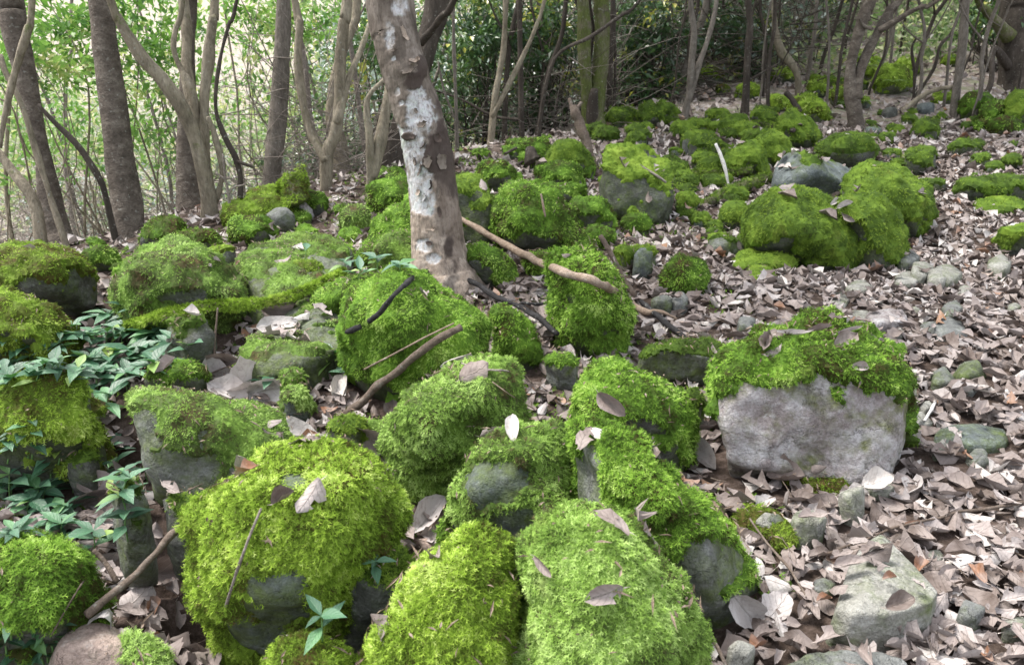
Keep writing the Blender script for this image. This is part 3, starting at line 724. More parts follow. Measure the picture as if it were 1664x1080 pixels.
# --- right leaf path
rock('path_slab', 'flat grey slab with yellow green lichen streaks lying in the leaves at bottom right', [(1360, 985), (1372, 935), (1398, 885), (1432, 866), (1480, 908), (1526, 960), (1515, 985), (1450, 1003), (1385, 1002)], -1.4, 1.0, 'stone_light', 'moss_yellow', yb=1010, film=.28, sharp=60, sink=.05, level=6, cat='rock', rough=.22, flat=.085)
rock('small_stone', 'pale four sided stone between leaves above the grey slab', [(1362, 800), (1385, 786), (1404, 784), (1406, 830), (1400, 855), (1375, 852)], -1.5, .8, 'stone_light', yb=856, film=.2, cat='rock', group='stones in the leaf litter', sharp=60, rough=.4, level=5)
rock('small_stone', 'grey broken stone left of the pale four sided one', [(1283, 850), (1292, 828), (1325, 822), (1345, 840), (1338, 880), (1300, 884)], -1.5, .8, 'stone_light', yb=884, film=.3, cat='rock', group='stones in the leaf litter', sharp=60, rough=.4, level=5)
rock('small_stone', 'greenish wedge stone in the leaf path at right', [(1545, 618), (1562, 588), (1590, 584), (1604, 610), (1580, 622)], -1.2, .8, 'stone_grey', yb=624, film=.8, cat='rock', group='stones in the leaf litter')
rock('small_stone', 'light flat stone on the leaf path behind the pale boulder', ell(1405, 500, 1478, 528, seed=31), -1.5, .7, 'stone_pink', yb=530, film=0, cat='rock', group='stones in the leaf litter', flat=0.05)
rock('small_stone', 'light humped stone further right on the leaf path', ell(1512, 514, 1576, 546, seed=32), -1.5, .7, 'stone_grey', yb=548, film=0, cat='rock', group='stones in the leaf litter', flat=0.05)
rock('path_slab', 'flat half buried slab at the right beside the pale boulder', ell(1512, 684, 1645, 728, seed=33), -1.3, .5, 'stone_blue', yb=724, film=.5, cat='rock', sink=.03, flat=.03, rough=.5, group='stones in the leaf litter')
rock('path_slab', 'flat grey slab cut by the bottom edge among leaves', [(1270, 1075), (1330, 1062), (1420, 1060), (1475, 1080), (1470, 1130), (1280, 1130)], -1.5, .6, 'stone_grey', yb=1130, flat=.04, film=.2, cat='rock', group='stones in the leaf litter')
rock('small_stone', 'rounded olive stone left of the long stone with green film', ell(1056, 478, 1096, 500, seed=34), -1, .8, 'stone_grey', yb=502, film=.5, cat='rock', group='stones in the leaf litter')
rock('small_stone', 'small green stone behind the moss cap of the pale boulder', ell(1312, 476, 1348, 494, seed=35), -1, .8, 'stone_grey', yb=496, film=.8, cat='rock', group='stones in the leaf litter', off=.15)
rock('moss_patch', 'brownish moss clump on the ground left of the broken grey stone', [(1188, 840), (1200, 812), (1240, 812), (1290, 850), (1304, 880), (1270, 888), (1225, 862)], .9, .5, 'stone_dark', 'moss_yellow', yb=890, tint=-.2, cat='moss', group='moss clumps in the leaf litter', flat=0.03)
rock('moss_patch', 'brown and green moss mat along the foot of the pale boulder', [(1250, 765), (1275, 752), (1340, 750), (1398, 766), (1402, 785), (1350, 796), (1285, 784)], .9, .5, 'stone_dark', 'moss_yellow', yb=796, tint=-.25, cat='moss', group='moss clumps in the leaf litter', off=-.08, flat=0.025)
rock('moss_patch', 'little moss tuft in the cleft left of the yellow bottom boulder', ell(706, 838, 752, 884, seed=36), .9, .8, 'stone_dark', 'moss', yb=900, cat='moss', group='moss clumps in the leaf litter')
# --- moss bank upper right and bright far rocks
rock(S, 'topmost bright moss hump of the bank below the dark root tree', ell(1560, 146, 1622, 190, seed=41), .85, .8, 'stone_dark', 'moss', yb=196, tint=-.05)
rock(S, 'bright moss hump right behind the lowest one of the bank', ell(1585, 160, 1650, 205, seed=42), .85, .8, 'stone_dark', 'moss', yb=206, tint=-.05)
rock(S, 'dark fronted moss rock of the bank cut by the right edge', ell(1630, 140, 1700, 205, seed=43), .7, .8, 'stone_dark', 'moss_dark', yb=212, tint=.2)
rock(S, 'lowest moss hump of the bank below the dark root tree', ell(1600, 186, 1668, 218, seed=44), .8, .8, 'stone_dark', 'moss', yb=220, tint=-.1)
rock(S, 'small moss stone at the left foot of the bank', ell(1580, 190, 1616, 214, seed=45), .8, .8, 'stone_dark', 'moss', yb=215)
rock(B, 'bright yellow moss boulder in the sun up the slope, behind the forked dark tree', ell(1418, 102, 1482, 150, seed=46), .9, .8, 'stone_grey', 'moss_yellow', yb=154, tint=.12)
rock(B, 'long yellow moss boulder left of the forked dark tree', [(1278, 180), (1288, 158), (1320, 152), (1350, 175), (1358, 192), (1310, 196)], .9, .8, 'stone_grey', 'moss_yellow', yb=196, tint=.08)
rock(S, 'pale green moss rock between the forked tree and the yellow boulder', ell(1345, 136, 1400, 168, seed=47), .9, .8, 'stone_grey', 'moss_yellow', yb=172)
rock('grey_stone', 'pale blue rounded stone in front of the brightest upslope moss', ell(1487, 165, 1520, 184, seed=48), -1.2, .8, 'stone_blue', yb=185, film=0, cat='rock')
rock('grey_stone', 'dark flat stone left of the pale blue rounded one', ell(1432, 172, 1462, 190, seed=49), -1, .8, 'stone_dark', yb=191, film=0, cat='rock')

# fillers: the many smaller moss stones of the field, one thing each
FILL = [((742, 960, 228, 305), 15, 'small moss stone in the huddle behind the large moss dome', 'moss', (30, 60)),
        ((940, 1060, 185, 232), 14, 'small moss stone along the top of the field behind the tall angular block', 'moss_dark', (26, 50)),
        ((1085, 1275, 178, 300), 44, 'small moss stone in the jumble between the squat boulder and the peeling white stick', 'moss_dark', (24, 62)),
        ((1100, 1215, 292, 400), 12, 'small moss stone among leaves and logs left of the joined dark pair', 'moss_dark', (24, 50)),
        ((900, 1000, 370, 400), 3, 'small moss stone between the large dome and the shaggy boulder', 'moss', (30, 50)),
        ((1400, 1660, 190, 300), 22, 'small dark stone scattered in the upper leaf track at right', 'moss_dark', (18, 44)),
        ((1270, 1560, 110, 205), 18, 'small stone in the bright clearing round the forked dark tree', 'moss_dark', (16, 34)),
        ((470, 640, 330, 440), 14, 'small moss stone in the leafy gap left of the main trunk', 'moss', (26, 52)),
        ((150, 260, 396, 450), 6, 'small moss stone behind the broad pointed mound', 'moss', (24, 44)),
        ((430, 620, 610, 700), 3, 'small olive stone showing between dead leaves left of the centre', 'moss_pale', (34, 60)),
        ((1440, 1660, 400, 760), 22, 'small grey stone half hidden in the leaf path at right', 'none', (20, 44)),
        ((1060, 1300, 470, 560), 5, 'small pale stone in the leaves behind the moss cap of the pale boulder', 'none', (20, 36)),
        ((1150, 1560, 95, 170), 16, 'small yellow moss stone on the bright upper slope', 'moss_yellow', (24, 56)),
        ((1200, 1660, 780, 1060), 9, 'flat pale stone chip among the nearest leaves at bottom right', 'none', (30, 60)),
        ((1320, 1560, 420, 520), 6, 'pale flat stone in the leaf path beyond the pale boulder', 'none', (24, 52))]
FILLED = []
for (x0, x1, y0, y1), n, lab, ms, (a, b) in FILL:
    for k in range(n):
        w = random.uniform(a, b); h = w * random.uniform(.5, .78)
        cx = random.uniform(x0, x1); cy = y0 + (y1 - y0) * (k + random.random()) / n
        st = random.choice(['stone_dark', 'stone_grey', 'stone_blue'])
        _o = rock('small_rock', lab, ell(cx - w / 2, cy - h / 2, cx + w / 2, cy + h / 2, 9 if ms != 'none' else random.choice([5, 6]), seed=100 + k, sq=.75 if ms != 'none' else 1.0), random.choice([.8, .7, .3, .75]) if ms != 'none' else -1.4, .9,
             (st if ms != 'none' else random.choice(['stone_light', 'stone_grey', 'stone_light'])) if ms != 'moss' else 'stone_dark', ms if ms != 'none' else 'moss', group=lab.replace('small', 'small', 1).replace(' stone', ' stones', 1), cat='rock', tint=random.uniform(-.05, .2), film=random.uniform(.1, .5), **(dict(flat=random.choice([.02, .035, .05]), sharp=70, rough=.2, sink=.04, level=4) if ms == 'none' else {}))
        FILLED.append((_o, cx, cy, lab.split(' stone')[0] + ' stone'))

# ------------------------------------------------------------------ moss: a lumpy shell with fronds, one part per rock
LABEL_JOBS = []
ALL_BV = None
def build_bvh():
    o = 0; Vs = []; Fs = []
    for V, Fc in zip(BV, BF):
        Vs.append(V); Fs.append(Fc + o); o += len(V)
    V = np.vstack(Vs); Fc = np.vstack(Fs)
    return BVHTree.FromPolygons(V.tolist(), Fc.tolist()), np.concatenate(BOWN)
BVH, OWN = build_bvh()

def frond_mesh(P, N, L, rs, down=.35):
    """fronds at P (n,3) with normals N and lengths L: a curved axis and side leaflets, 5 triangles each"""
    n = len(P)
    t = rs.normal(size=(n, 3)); t -= (t * N).sum(1)[:, None] * N; t /= np.linalg.norm(t, axis=1)[:, None] + 1e-9
    g = np.array([0, 0, -1.0]) - (-N[:, 2])[:, None] * N
    steep = np.sqrt(np.clip(1 - N[:, 2] ** 2, 0, 1))[:, None]
    A = N * rs.uniform(.25, .9, (n, 1)) + t * rs.uniform(.4, 1.0, (n, 1)) + g * steep * rs.uniform(.1, 1.1, (n, 1)) * (down * 2.2)
    A /= np.linalg.norm(A, axis=1)[:, None]
    S = np.cross(A, N + .3 * t); S /= np.linalg.norm(S, axis=1)[:, None] + 1e-9
    L = L[:, None]; w = L * .10
    bend = g * L * .22 * steep - N * L * .10
    b = P - N * L * .12
    mid = b + A * L * .55; tip = b + A * L + bend
    vs = [b - S * w, b + S * w, tip]
    for k, (f, sl) in enumerate(((.30, .40), (.42, .40), (.62, .30), (.74, .24))):
        sgn = 1 if k % 2 else -1
        o = b + A * L * f + bend * f * f
        side = S * sgn * .9 + A * .65 + N * rs.uniform(-.2, .35, (n, 1))
        vs += [o - A * L * .07, o + A * L * .07, o + side * L * sl * rs.uniform(.7, 1.25, (n, 1))]
    return np.stack(vs, 1).reshape(-1, 3)

tot_fr = 0
for J in MOSS_JOBS:
    V, Fc, N, m = J['V'], J['F'], J['N'], J['m']
    rs = np.random.default_rng(J['seed'] + 1)
    d = J['d']; px = d / F                         # metres per photo pixel
    lump = J['lump']
    base = .010 + .5 * px
    q = V + J['so']
    lh = np.clip(fbm(q, 11, 2, 21), -.7, 1) * .022 + np.abs(vnoise(q * 20, 22)) * .020 - .006
    th = (base + lump * (lh + .008)) * min(1.0, .35 + J['ws'] * 1.2)
    k = m[:, None]
    SV = V + N * (np.maximum(th, .004) * m - .006 * (1 - m))[:, None]
    fm = m[Fc].mean(1)
    keep = fm > .12
    SF = Fc[keep]
    SN, fn = vnormals(SV, Fc)
    ctr = SV[Fc].mean(1)
    area = np.linalg.norm(fn, axis=1) * .5
    nn = fn / (area[:, None] * 2 + 1e-12)
    view = EYE - ctr; dist = np.linalg.norm(view, axis=1)
    facing = (nn * view).sum(1) / dist
    wgt = area * keep * fm * np.where(facing > .0, .35 + .65 * facing, .22 * (facing > -.4)) * (dist / d) ** -2
    # skip what lies under ground
    wgt *= ctr[:, 2] > h_real(ctr[:, 0], ctr[:, 1]) - .02
    W = wgt.sum()
    areapx = W / px ** 2
    nfr = int(min(areapx * .195 * J['dens'], 24000) * (1.0 if d < 5 else .75))
    fade = fm
    L0 = .013 * J['mlen']
    if nfr > 10:
        fi = rs.choice(len(Fc), nfr, p=wgt / W)
        r1 = np.sqrt(rs.random(nfr)); r2 = rs.random(nfr)
        tri = SV[Fc[fi]]
        P = tri[:, 0] * (1 - r1)[:, None] + tri[:, 1] * (r1 * (1 - r2))[:, None] + tri[:, 2] * (r1 * r2)[:, None]
        NN = SN[Fc[fi]].mean(1); NN /= np.linalg.norm(NN, axis=1)[:, None] + 1e-9
        L = np.maximum(L0 * 1.06, 4.9 * px) * (.55 + 1.15 * rs.random(nfr) ** 1.6)
        FV = frond_mesh(P, NN, L, rs)
        nt = len(FV) // 3
        clump = .585 + .34 * fbm(P + J['so'], 7, 3, 31) + .24 * vnoise(P * 38, 32)
        tint = np.clip(clump + J['tint'] + rs.normal(0, .13, nfr) - .22 * (1 - m[Fc[fi]].mean(1)), 0, 1)
        tint = np.clip(tint[:, None] + np.array([.10, -.10, -.08, .0, .06])[None], 0, 1).ravel()
        FF = np.arange(len(FV)).reshape(-1, 3) + len(SV)
    else:
        FV = np.zeros((0, 3)); FF = np.zeros((0, 3), int); tint = np.zeros(0)
    st = np.clip(.30 + .2 * fbm(ctr[keep] + J['so'], 9, 2, 31) + J['tint'], 0, 1)
    if J['mat'] in ('moss_dark',): st = st + .12
    put('moss', np.vstack([SV, FV]), [SF, FF], M[J['mat']], parent=J['o'], smooth=False, kind='stuff',
        attrs={'tint': ('FACE', np.concatenate([st, tint]))})
    tot_fr += nfr
print('fronds', tot_fr, 'rocks', len(ROCKS))
# ------------------------------------------------------------------ leaves as small folded kites, used for crowns and shrubs
def kites(P, A, L, W, rs):
    n = len(P)
    A = A / (np.linalg.norm(A, axis=1)[:, None] + 1e-9)
    S = np.cross(A, rs.normal(size=(n, 3)) * .5 + np.array([0, 0, 1.0])); S /= np.linalg.norm(S, axis=1)[:, None] + 1e-9
    Nn = np.cross(S, A)
    L = L[:, None]; W = W[:, None]
    m = P + A * L * .45 
    V = np.stack([P, m - S * W + Nn * W * .35, P + A * L - Nn * L * .12, m + S * W + Nn * W * .35], 1).reshape(-1, 3)
    i = np.arange(n)[:, None] * 4
    return V, np.concatenate([i + np.array([[0, 1, 2]]), i + np.array([[0, 2, 3]])]).reshape(-1, 3)

def foliage(name, C, rad, n, size, mat, parent, rs, clumps=30, tint=(0, 1), flat=.6, origin=None, droop=-.2, **kw):
    """n leaves in loose sprays inside an ellipsoid; each spray is a short fan of leaves"""
    cc = rs.normal(size=(clumps, 3)); cc /= np.linalg.norm(cc, axis=1)[:, None]
    cc = cc * (rs.random((clumps, 1)) ** .4) * rad + C
    ct = rs.uniform(tint[0], tint[1], clumps)
    k = rs.integers(0, clumps, n)
    dr = rs.normal(size=(clumps, 3)); dr[:, 2] *= .5; dr /= np.linalg.norm(dr, axis=1)[:, None]
    t = rs.uniform(-1, 1, n)
    spread = np.mean(rad) * (3.0 / clumps) ** .33
    P = cc[k] + dr[k] * (t * spread)[:, None] + rs.normal(size=(n, 3)) * spread * np.array([.26, .26, .26 * flat])
    A = rs.normal(size=(n, 3)) * .7 + dr[k] + np.array([0, 0, droop])
    L = size * rs.uniform(.6, 1.3, n)
    V, Fc = kites(P, A, L, L * rs.uniform(.2, .3, n), rs)
    tt = np.clip(ct[k] + rs.normal(0, .12, n), 0, 1)
    return put(name, V, [Fc], M[mat], parent=parent, origin=origin, smooth=False, attrs={'tint': ('FACE', np.concatenate([tt, tt]))}, kind='stuff', **kw) , cc

def stem_pts(pts, Y, dY, down=.0, up=0.0):
    """pixel polyline -> world points on planes at depth Y .. Y+dY, radius in metres"""
    n = len(pts); W = []; r = []
    for i, (px, py, rp) in enumerate(pts):
        p = at_y(px, py, Y + dY * i / max(1, n - 1))
        d = (p - EYE) @ FWD
        W.append(p); r.append(rp * d / F)
    W = np.array(W); r = np.array(r)
    if down:
        W = np.vstack([W[0] - np.array([0, 0, down]), W]); r = np.concatenate([[r[0] * 1.15], r])
    if up:
        t = W[-1] - W[-2]; t /= np.linalg.norm(t); t = t * .8 + np.array([0, 0, .35])
        q = [W[-1] + t * up * .5, W[-1] + t * up + np.array([rng.uniform(-.3, .3), rng.uniform(-.3, .3), 0])]
        W = np.vstack([W, q]); r = np.concatenate([r, [r[-1] * .75, r[-1] * .4]])
    return W, r

def smooth_stem(W, r, seg=5, wob=.0, seed=0):
    P = catmull(W, seg); rr = catmull(np.stack([r, r, r], 1), seg)[:, 0]
    if wob: P = P + wob * np.stack([fbm(P, 1.6, 2, seed), fbm(P, 1.6, 2, seed + 3), 0 * P[:, 0]], 1)
    return P, np.maximum(rr, .0015)

TREES = []
def tree(name, label, mat, stems, Y=None, cat='tree', k=10, up=2.2, crown=None, group=None, rough=.10, lump=.25, flare=0.0):
    """stems: list of (part name, pixel polyline with radii, dY); the first one stands on the ground"""
    bx, by, br = stems[0][1][0]
    if Y is None:
        Y = (EYE + ray(bx, by) * ground_depth(bx, by))[1]
    base = at_y(bx, by, Y)
    gz = float(h_real(base[0], base[1]))
    t = empty(name, (base[0], base[1], min(base[2], gz)), label, cat, group)
    tips = []
    for i, (pn, pts, dY) in enumerate(stems):
        topout = pts[-1][1] <= 6
        W, r = stem_pts(pts, Y, dY, down=(max(.12, base[2] - gz + .15) if i == 0 else 0), up=up if topout else 0)
        if i and stems[i][1][0][1] < stems[0][1][0][1] - 25: pass
        P, rr = smooth_stem(W, r, 5, .004 * (i > 0), i)
        if i == 0 and flare:
            hh = P[:, 2] - base[2]
            rr = rr * (1 + flare * np.exp(-np.maximum(hh, 0) / .12))
        V, Fc = tube(P, rr, k if rr.max() > .02 else 6, True, rough, hash_s(label) % 97 + i, lump, 1 / max(rr.max(), .01) * .5)
        put(pn, V, Fc, M[mat if not isinstance(mat, (list, tuple)) else mat[min(i, len(mat) - 1)]], parent=t)
        tips.append(P[-1])
    if crown:
        n, size, lm, rad = crown
        c = np.mean([q for q in tips if q[2] > 2.0] or tips, axis=0)
        rs = np.random.default_rng(hash_s(label) % 9999)
        foliage('crown', c + np.array([0, 0, .5]), np.array(rad) * 1.35, int(n * .9), size * 1.3, lm, t, rs, clumps=40)  # crown above the view, enlarged to shade the middle ground
    TREES.append(t)
    return t

# left edge and left trunks (in front of the bright gully)
tree('leaning_tree', 'thick dark brown leaning trunk at the far left, ringed and rough', 'bark_brown',
     [('trunk', [(98, 402, 25), (92, 380, 21), (84, 335, 18), (73, 270, 16), (60, 205, 15), (45, 140, 16), (30, 70, 17), (20, 20, 17), (16, 0, 17)], .3)], Y=5.6, k=16, crown=None)
tree('leaning_tree', 'dark brown cylindrical trunk with horizontal ridges, second thick one from the left edge', 'bark_brown',
     [('trunk', [(213, 396, 26), (209, 365, 23.5), (206, 325, 24), (197, 268, 22.5), (188, 200, 20.5), (178, 130, 20), (169, 62, 19.5), (163, 0, 18.5)], .3)], Y=5.5, k=18, crown=None, rough=.07, lump=.12)
tree('multi_stem_tree', 'pale smooth multi stemmed tree whose biggest limb bends up to the left', 'bark_pale',
     [('trunk', [(343, 362, 14), (341, 335, 13.5), (333, 290, 14), (322, 240, 15), (305, 195, 15), (290, 165, 14), (262, 128, 12.5), (235, 98, 12), (210, 62, 11), (190, 25, 10), (180, 0, 9)], -.3),
      ('limb', [(334, 300, 9), (331, 230, 9), (333, 150, 9), (340, 80, 9), (346, 30, 8), (349, 0, 8)], .2),
      ('limb', [(330, 260, 8), (318, 190, 9), (303, 120, 9), (303, 60, 8), (298, 0, 8)], .35),
      ('limb', [(322, 230, 5), (312, 150, 6), (284, 90, 5), (284, 50, 4), (297, 0, 4)], .2),
      ('limb', [(350, 330, 5), (362, 280, 5), (352, 230, 5), (338, 190, 4)], -.1)], Y=5.9, k=12, lump=.3, crown=None, flare=.3)
tree('straight_tree', 'brown straight trunk standing behind the pale multi stemmed tree', 'bark_brown',
     [('trunk', [(312, 352, 19), (309, 320, 18.5), (303, 240, 16), (305, 150, 15), (306, 60, 14), (308, 0, 15)], .2)], Y=6.8, k=14, crown=None, rough=.07)
tree('straight_tree', 'grey brown trunk with green algae, leaning slightly right above the bare stones', 'bark_grey',
     [('trunk', [(436, 325, 17), (440, 300, 16), (447, 235, 14.5), (453, 170, 13.5), (458, 90, 13), (461, 0, 12)], .2)], Y=7.3, k=14, crown=None, rough=.06, lump=.15)
tree('forked_tree', 'pale tan forked tree with a thick low branch curving up to the left', 'bark_pale',
     [('trunk', [(531, 350, 9.5), (530, 300, 9.5), (532, 250, 10.5), (545, 218, 10), (551, 170, 8.5), (553, 100, 8.5), (558, 40, 8), (564, 0, 8)], .1),
      ('limb', [(530, 262, 9), (518, 240, 9), (505, 215, 8), (492, 165, 7), (484, 100, 6.5), (486, 40, 6), (478, 0, 6)], .2),
      ('limb', [(548, 200, 6), (566, 130, 6), (586, 80, 5), (600, 40, 4)], .3)], Y=6.6, k=12, crown=None, flare=.25)
tree('twin_stem_tree', 'knobbly pale trunk with dark foot just behind the forked tan tree', 'bark_pale',
     [('trunk', [(556, 330, 15), (555, 280, 13), (552, 235, 12), (540, 190, 10), (548, 110, 8), (575, 40, 7), (580, 0, 6)], .3)], Y=7.6, k=12, crown=(700, .09, 'leaf_dark', (1.2, 1, .5)))
tree('bent_tree', 'thin pinkish brown bent stem left of the main trunk, twisted at mid height', 'bark_pale',
     [('trunk', [(607, 340, 8), (604, 310, 8.5), (602, 260, 8), (600, 215, 7), (596, 180, 5.5), (600, 155, 4.5), (622, 132, 4), (640, 120, 3.5)], .0),
      ('limb', [(606, 290, 8), (615, 245, 9), (622, 205, 9), (630, 160, 8), (636, 130, 8)], .15)], Y=5.9, k=10)
tree('leaning_tree', 'dark purplish trunk passing behind the main trunk and leaning right at the top', 'bark_dark',
     [('trunk', [(640, 292, 21), (642, 250, 20), (658, 180, 18), (682, 110, 17), (697, 60, 17), (712, 0, 19)], .3),
      ('limb', [(684, 70, 6), (702, 48, 6), (720, 25, 5), (738, 0, 5)], -.4)], Y=7.6, k=14, crown=(1500, .10, 'leaf_dark', (1.6, 1.4, .7)))
# young curved stems at the far left
tree('curved_sapling', 'pale curved stem arching in from the bottom left edge of the woods', 'bark_pale',
     [('trunk', [(68, 400, 9), (60, 345, 9), (45, 310, 9), (22, 280, 9), (0, 252, 8), (-25, 230, 8)], .2)], Y=5.2, k=10, cat='sapling')
tree('curved_sapling', 'thin pale stem crossing in front of the far left trunk', 'bark_pale',
     [('trunk', [(108, 400, 6), (85, 330, 5), (60, 250, 5), (35, 170, 5), (10, 120, 4), (0, 90, 4)], .2),
      ('limb', [(0, 240, 4), (10, 180, 5), (26, 110, 6), (45, 50, 6), (52, 0, 5)], .1)], Y=5.2, k=8, cat='sapling')
tree('curved_sapling', 'slender dark twisted stem with kinks between the two dark left trunks', 'bark_dark',
     [('trunk', [(186, 380, 5), (176, 340, 5.5), (166, 300, 5), (140, 255, 5), (120, 230, 4.5), (90, 200, 4), (62, 170, 3)], -.1)], Y=5.3, k=8, cat='sapling')
tree('curved_sapling', 'thin purplish crooked sapling right of the pale multi stemmed tree', 'bark_dark',
     [('trunk', [(388, 350, 4.5), (391, 300, 5), (384, 260, 5), (362, 215, 4), (350, 170, 3), (357, 100, 3), (372, 40, 3), (385, 0, 3)], .1),
      ('limb', [(385, 262, 3), (402, 268, 3), (412, 272, 2)], 0)], Y=5.8, k=8, cat='sapling')
tree('dead_shrub', 'bleached bare twiggy shoot between the pale multi stemmed tree and the algae green trunk', 'twig',
     [('stem', [(374, 358, 3), (372, 320, 3), (366, 290, 2), (362, 250, 1.5)], 0), ('twig', [(371, 318, 2), (380, 305, 1.5), (398, 300, 1)], 0), ('twig', [(367, 292, 2), (350, 280, 1.5)], 0)], Y=5.6, k=6, cat='dead shrub')

# right and centre trees
tree('double_trunk_tree', 'green mossy double trunk rising dark footed in the dim centre', ['bark_mossy', 'bark_mossy', 'bark_dark'],
     [('trunk', [(968, 212, 15), (966, 185, 14), (972, 150, 12), (977, 90, 12), (979, 30, 11.5), (977, 0, 11)], .1),
      ('trunk', [(956, 205, 11), (954, 160, 10.5), (950, 90, 10), (949, 40, 10), (947, 0, 9)], .0),
      ('dark_foot', [(962, 216, 12), (962, 180, 11), (966, 145, 6)], -.1)], k=12, crown=(1600, .11, 'leaf_dark', (1.8, 1.5, .6)), flare=.4)  # dark tube in front of the lower part of both trunks
tree('slim_tree', 'slim dark stem right beside the mossy double trunk', 'bark_dark', [('trunk', [(989, 200, 5), (991, 130, 4.5), (994, 60, 4.5), (996, 0, 4)], 0)], k=8, cat='sapling')
tree('slim_tree', 'pale slim forked tree right of the main trunk', 'bark_pale',
     [('trunk', [(796, 252, 6.5), (800, 205, 6), (806, 150, 5.5), (818, 80, 5), (822, 0, 5)], .1), ('limb', [(800, 190, 4.5), (820, 150, 4.5), (846, 100, 4), (868, 50, 3.5), (885, 0, 3)], .2)], Y=9.0, k=8, crown=(700, .1, 'leaf_dark', (1.3, 1.2, .5)), group='slim trees behind the boulder field')
tree('slim_tree', 'dark slim stem with a dead branch reaching left behind the large moss dome', 'bark_dark',
     [('trunk', [(850, 250, 6), (847, 190, 5), (846, 110, 4.5), (844, 0, 4.5)], .0), ('limb', [(846, 195, 2.5), (800, 188, 2.5), (750, 162, 2), (700, 145, 1.5)], .1)], Y=9.3, k=8, crown=(700, .1, 'leaf_dark', (1.3, 1.2, .5)), group='slim trees behind the boulder field')
tree('slim_tree', 'curved dark stem rooted beside an old stump, leaning right', 'bark_dark',
     [('trunk', [(868, 248, 7), (876, 205, 5), (888, 130, 4.5), (912, 60, 4), (920, 0, 4)], .2)], Y=9.6, k=8, crown=(700, .1, 'leaf_dark', (1.3, 1.2, .5)), group='slim trees behind the boulder field')
tree('slim_tree', 'thin straight stem with sparse twigs nearest the right side of the main trunk', 'bark_grey', [('trunk', [(743, 262, 3.5), (741, 180, 3.2), (738, 90, 3), (736, 0, 3)], .0), ('limb', [(742, 200, 2), (722, 150, 2), (712, 100, 1.5)], 0)], Y=8.4, k=7, cat='sapling')
tree('slim_tree', 'long thin diagonal branch stem crossing the dim centre up to the right', 'bark_dark', [('trunk', [(878, 190, 3), (902, 95, 3), (960, 60, 3), (1010, 25, 3), (1040, 0, 2.5)], .0)], Y=8.6, k=7, cat='sapling')
tree('hollow_tree', 'pale brown trunk split by a hollow behind the squat boulder', ['bark_grey', 'bark_grey', 'bark_dark'],
     [('trunk', [(1057, 165, 8), (1056, 110, 7), (1060, 50, 8), (1062, 0, 9)], .0), ('limb', [(1064, 70, 3), (1085, 35, 3), (1090, 0, 3)], .1)], k=10, crown=(1200, .11, 'leaf_dark', (1.8, 1.5, .6)))
tree('leaning_tree', 'grey stem leaning right just above the squat moss boulder', 'bark_grey', [('trunk', [(1090, 162, 7), (1104, 132, 7), (1122, 90, 6.5), (1138, 40, 6), (1150, 0, 6)], .1)], k=9, crown=(900, .11, 'leaf_dark', (1.6, 1.4, .6)))
tree('twin_stem_tree', 'twin grey stems right of the squat boulder crossing near the top', 'bark_grey',
     [('trunk', [(1112, 195, 7), (1120, 150, 6), (1124, 100, 6), (1128, 50, 5), (1122, 0, 5)], .1), ('limb', [(1118, 165, 5), (1135, 110, 5), (1155, 50, 4), (1165, 0, 4)], .3)], k=9, crown=(900, .11, 'leaf_dark', (1.6, 1.4, .6)))
tree('slim_tree', 'dark upright stem between the twin grey stems and the pale curved one', 'bark_dark',
     [('trunk', [(1210, 185, 9), (1212, 150, 7), (1215, 90, 5), (1219, 40, 5), (1216, 0, 5)], .0), ('limb', [(1212, 135, 2.5), (1235, 120, 2), (1262, 106, 1.6)], 0)], k=8, crown=(900, .11, 'leaf_dark', (1.6, 1.4, .6)), cat='tree')
tree('curved_tree', 'pale tree with smooth s shaped curve above the yellow mossed boulders', 'bark_pale',
     [('trunk', [(1298, 155, 6), (1296, 125, 6), (1286, 104, 7), (1270, 85, 7), (1261, 55, 5.5), (1258, 25, 4.5), (1256, 0, 4)], .0)], k=9, crown=(700, .11, 'leaf_dark', (1.5, 1.3, .5)))
tree('forked_tree', 'dark brown tree forking into a wide v with a side branch, on the right slope', 'bark_brown',
     [('trunk', [(1392, 212, 9), (1390, 190, 10), (1386, 165, 12), (1383, 145, 11), (1382, 115, 8), (1388, 80, 8), (1398, 45, 8.5), (1408, 15, 9), (1414, 0, 9)], .1),
      ('limb', [(1392, 160, 9), (1396, 125, 8), (1406, 95, 8), (1420, 65, 7.5), (1436, 35, 7), (1450, 12, 6.5), (1462, 0, 6)], .2),
      ('limb', [(1428, 50, 5), (1450, 38, 5), (1478, 20, 4.5), (1500, 10, 4), (1525, 0, 3.5)], -.2),
      ('twig', [(1418, 48, 3), (1404, 42, 2.5), (1396, 30, 2)], 0)], k=12, crown=(1800, .12, 'leaf_dark', (2, 1.8, .7)), flare=.3, lump=.2)
tree('slim_tree', 'slim brown stem standing in the upper leaf track', 'bark_grey', [('trunk', [(1549, 190, 7), (1555, 140, 6.5), (1565, 70, 7), (1570, 0, 6)], .0)], k=9, crown=(900, .12, 'leaf_dark', (1.6, 1.4, .6)))
tree('root_tree', 'massive dark mossy trunk with sprawling roots in the top right corner', ['bark_dark', 'bark_mossy', 'bark_dark'],
     [('trunk', [(1662, 145, 36), (1655, 110, 27), (1650, 70, 25), (1652, 30, 26), (1658, 0, 28)], .3),
      ('limb', [(1640, 60, 12), (1618, 35, 9), (1600, 15, 7), (1590, 0, 6)], -.3),
      ('root', [(1640, 110, 7), (1618, 80, 5), (1612, 95, 4), (1610, 135, 4), (1590, 170, 3.5), (1565, 188, 3)], -.5),
      ('root', [(1650, 120, 6), (1640, 150, 5), (1618, 165, 4)], -.5)], k=16, crown=(2200, .13, 'leaf_dark', (2.4, 2, .8)), flare=.5)
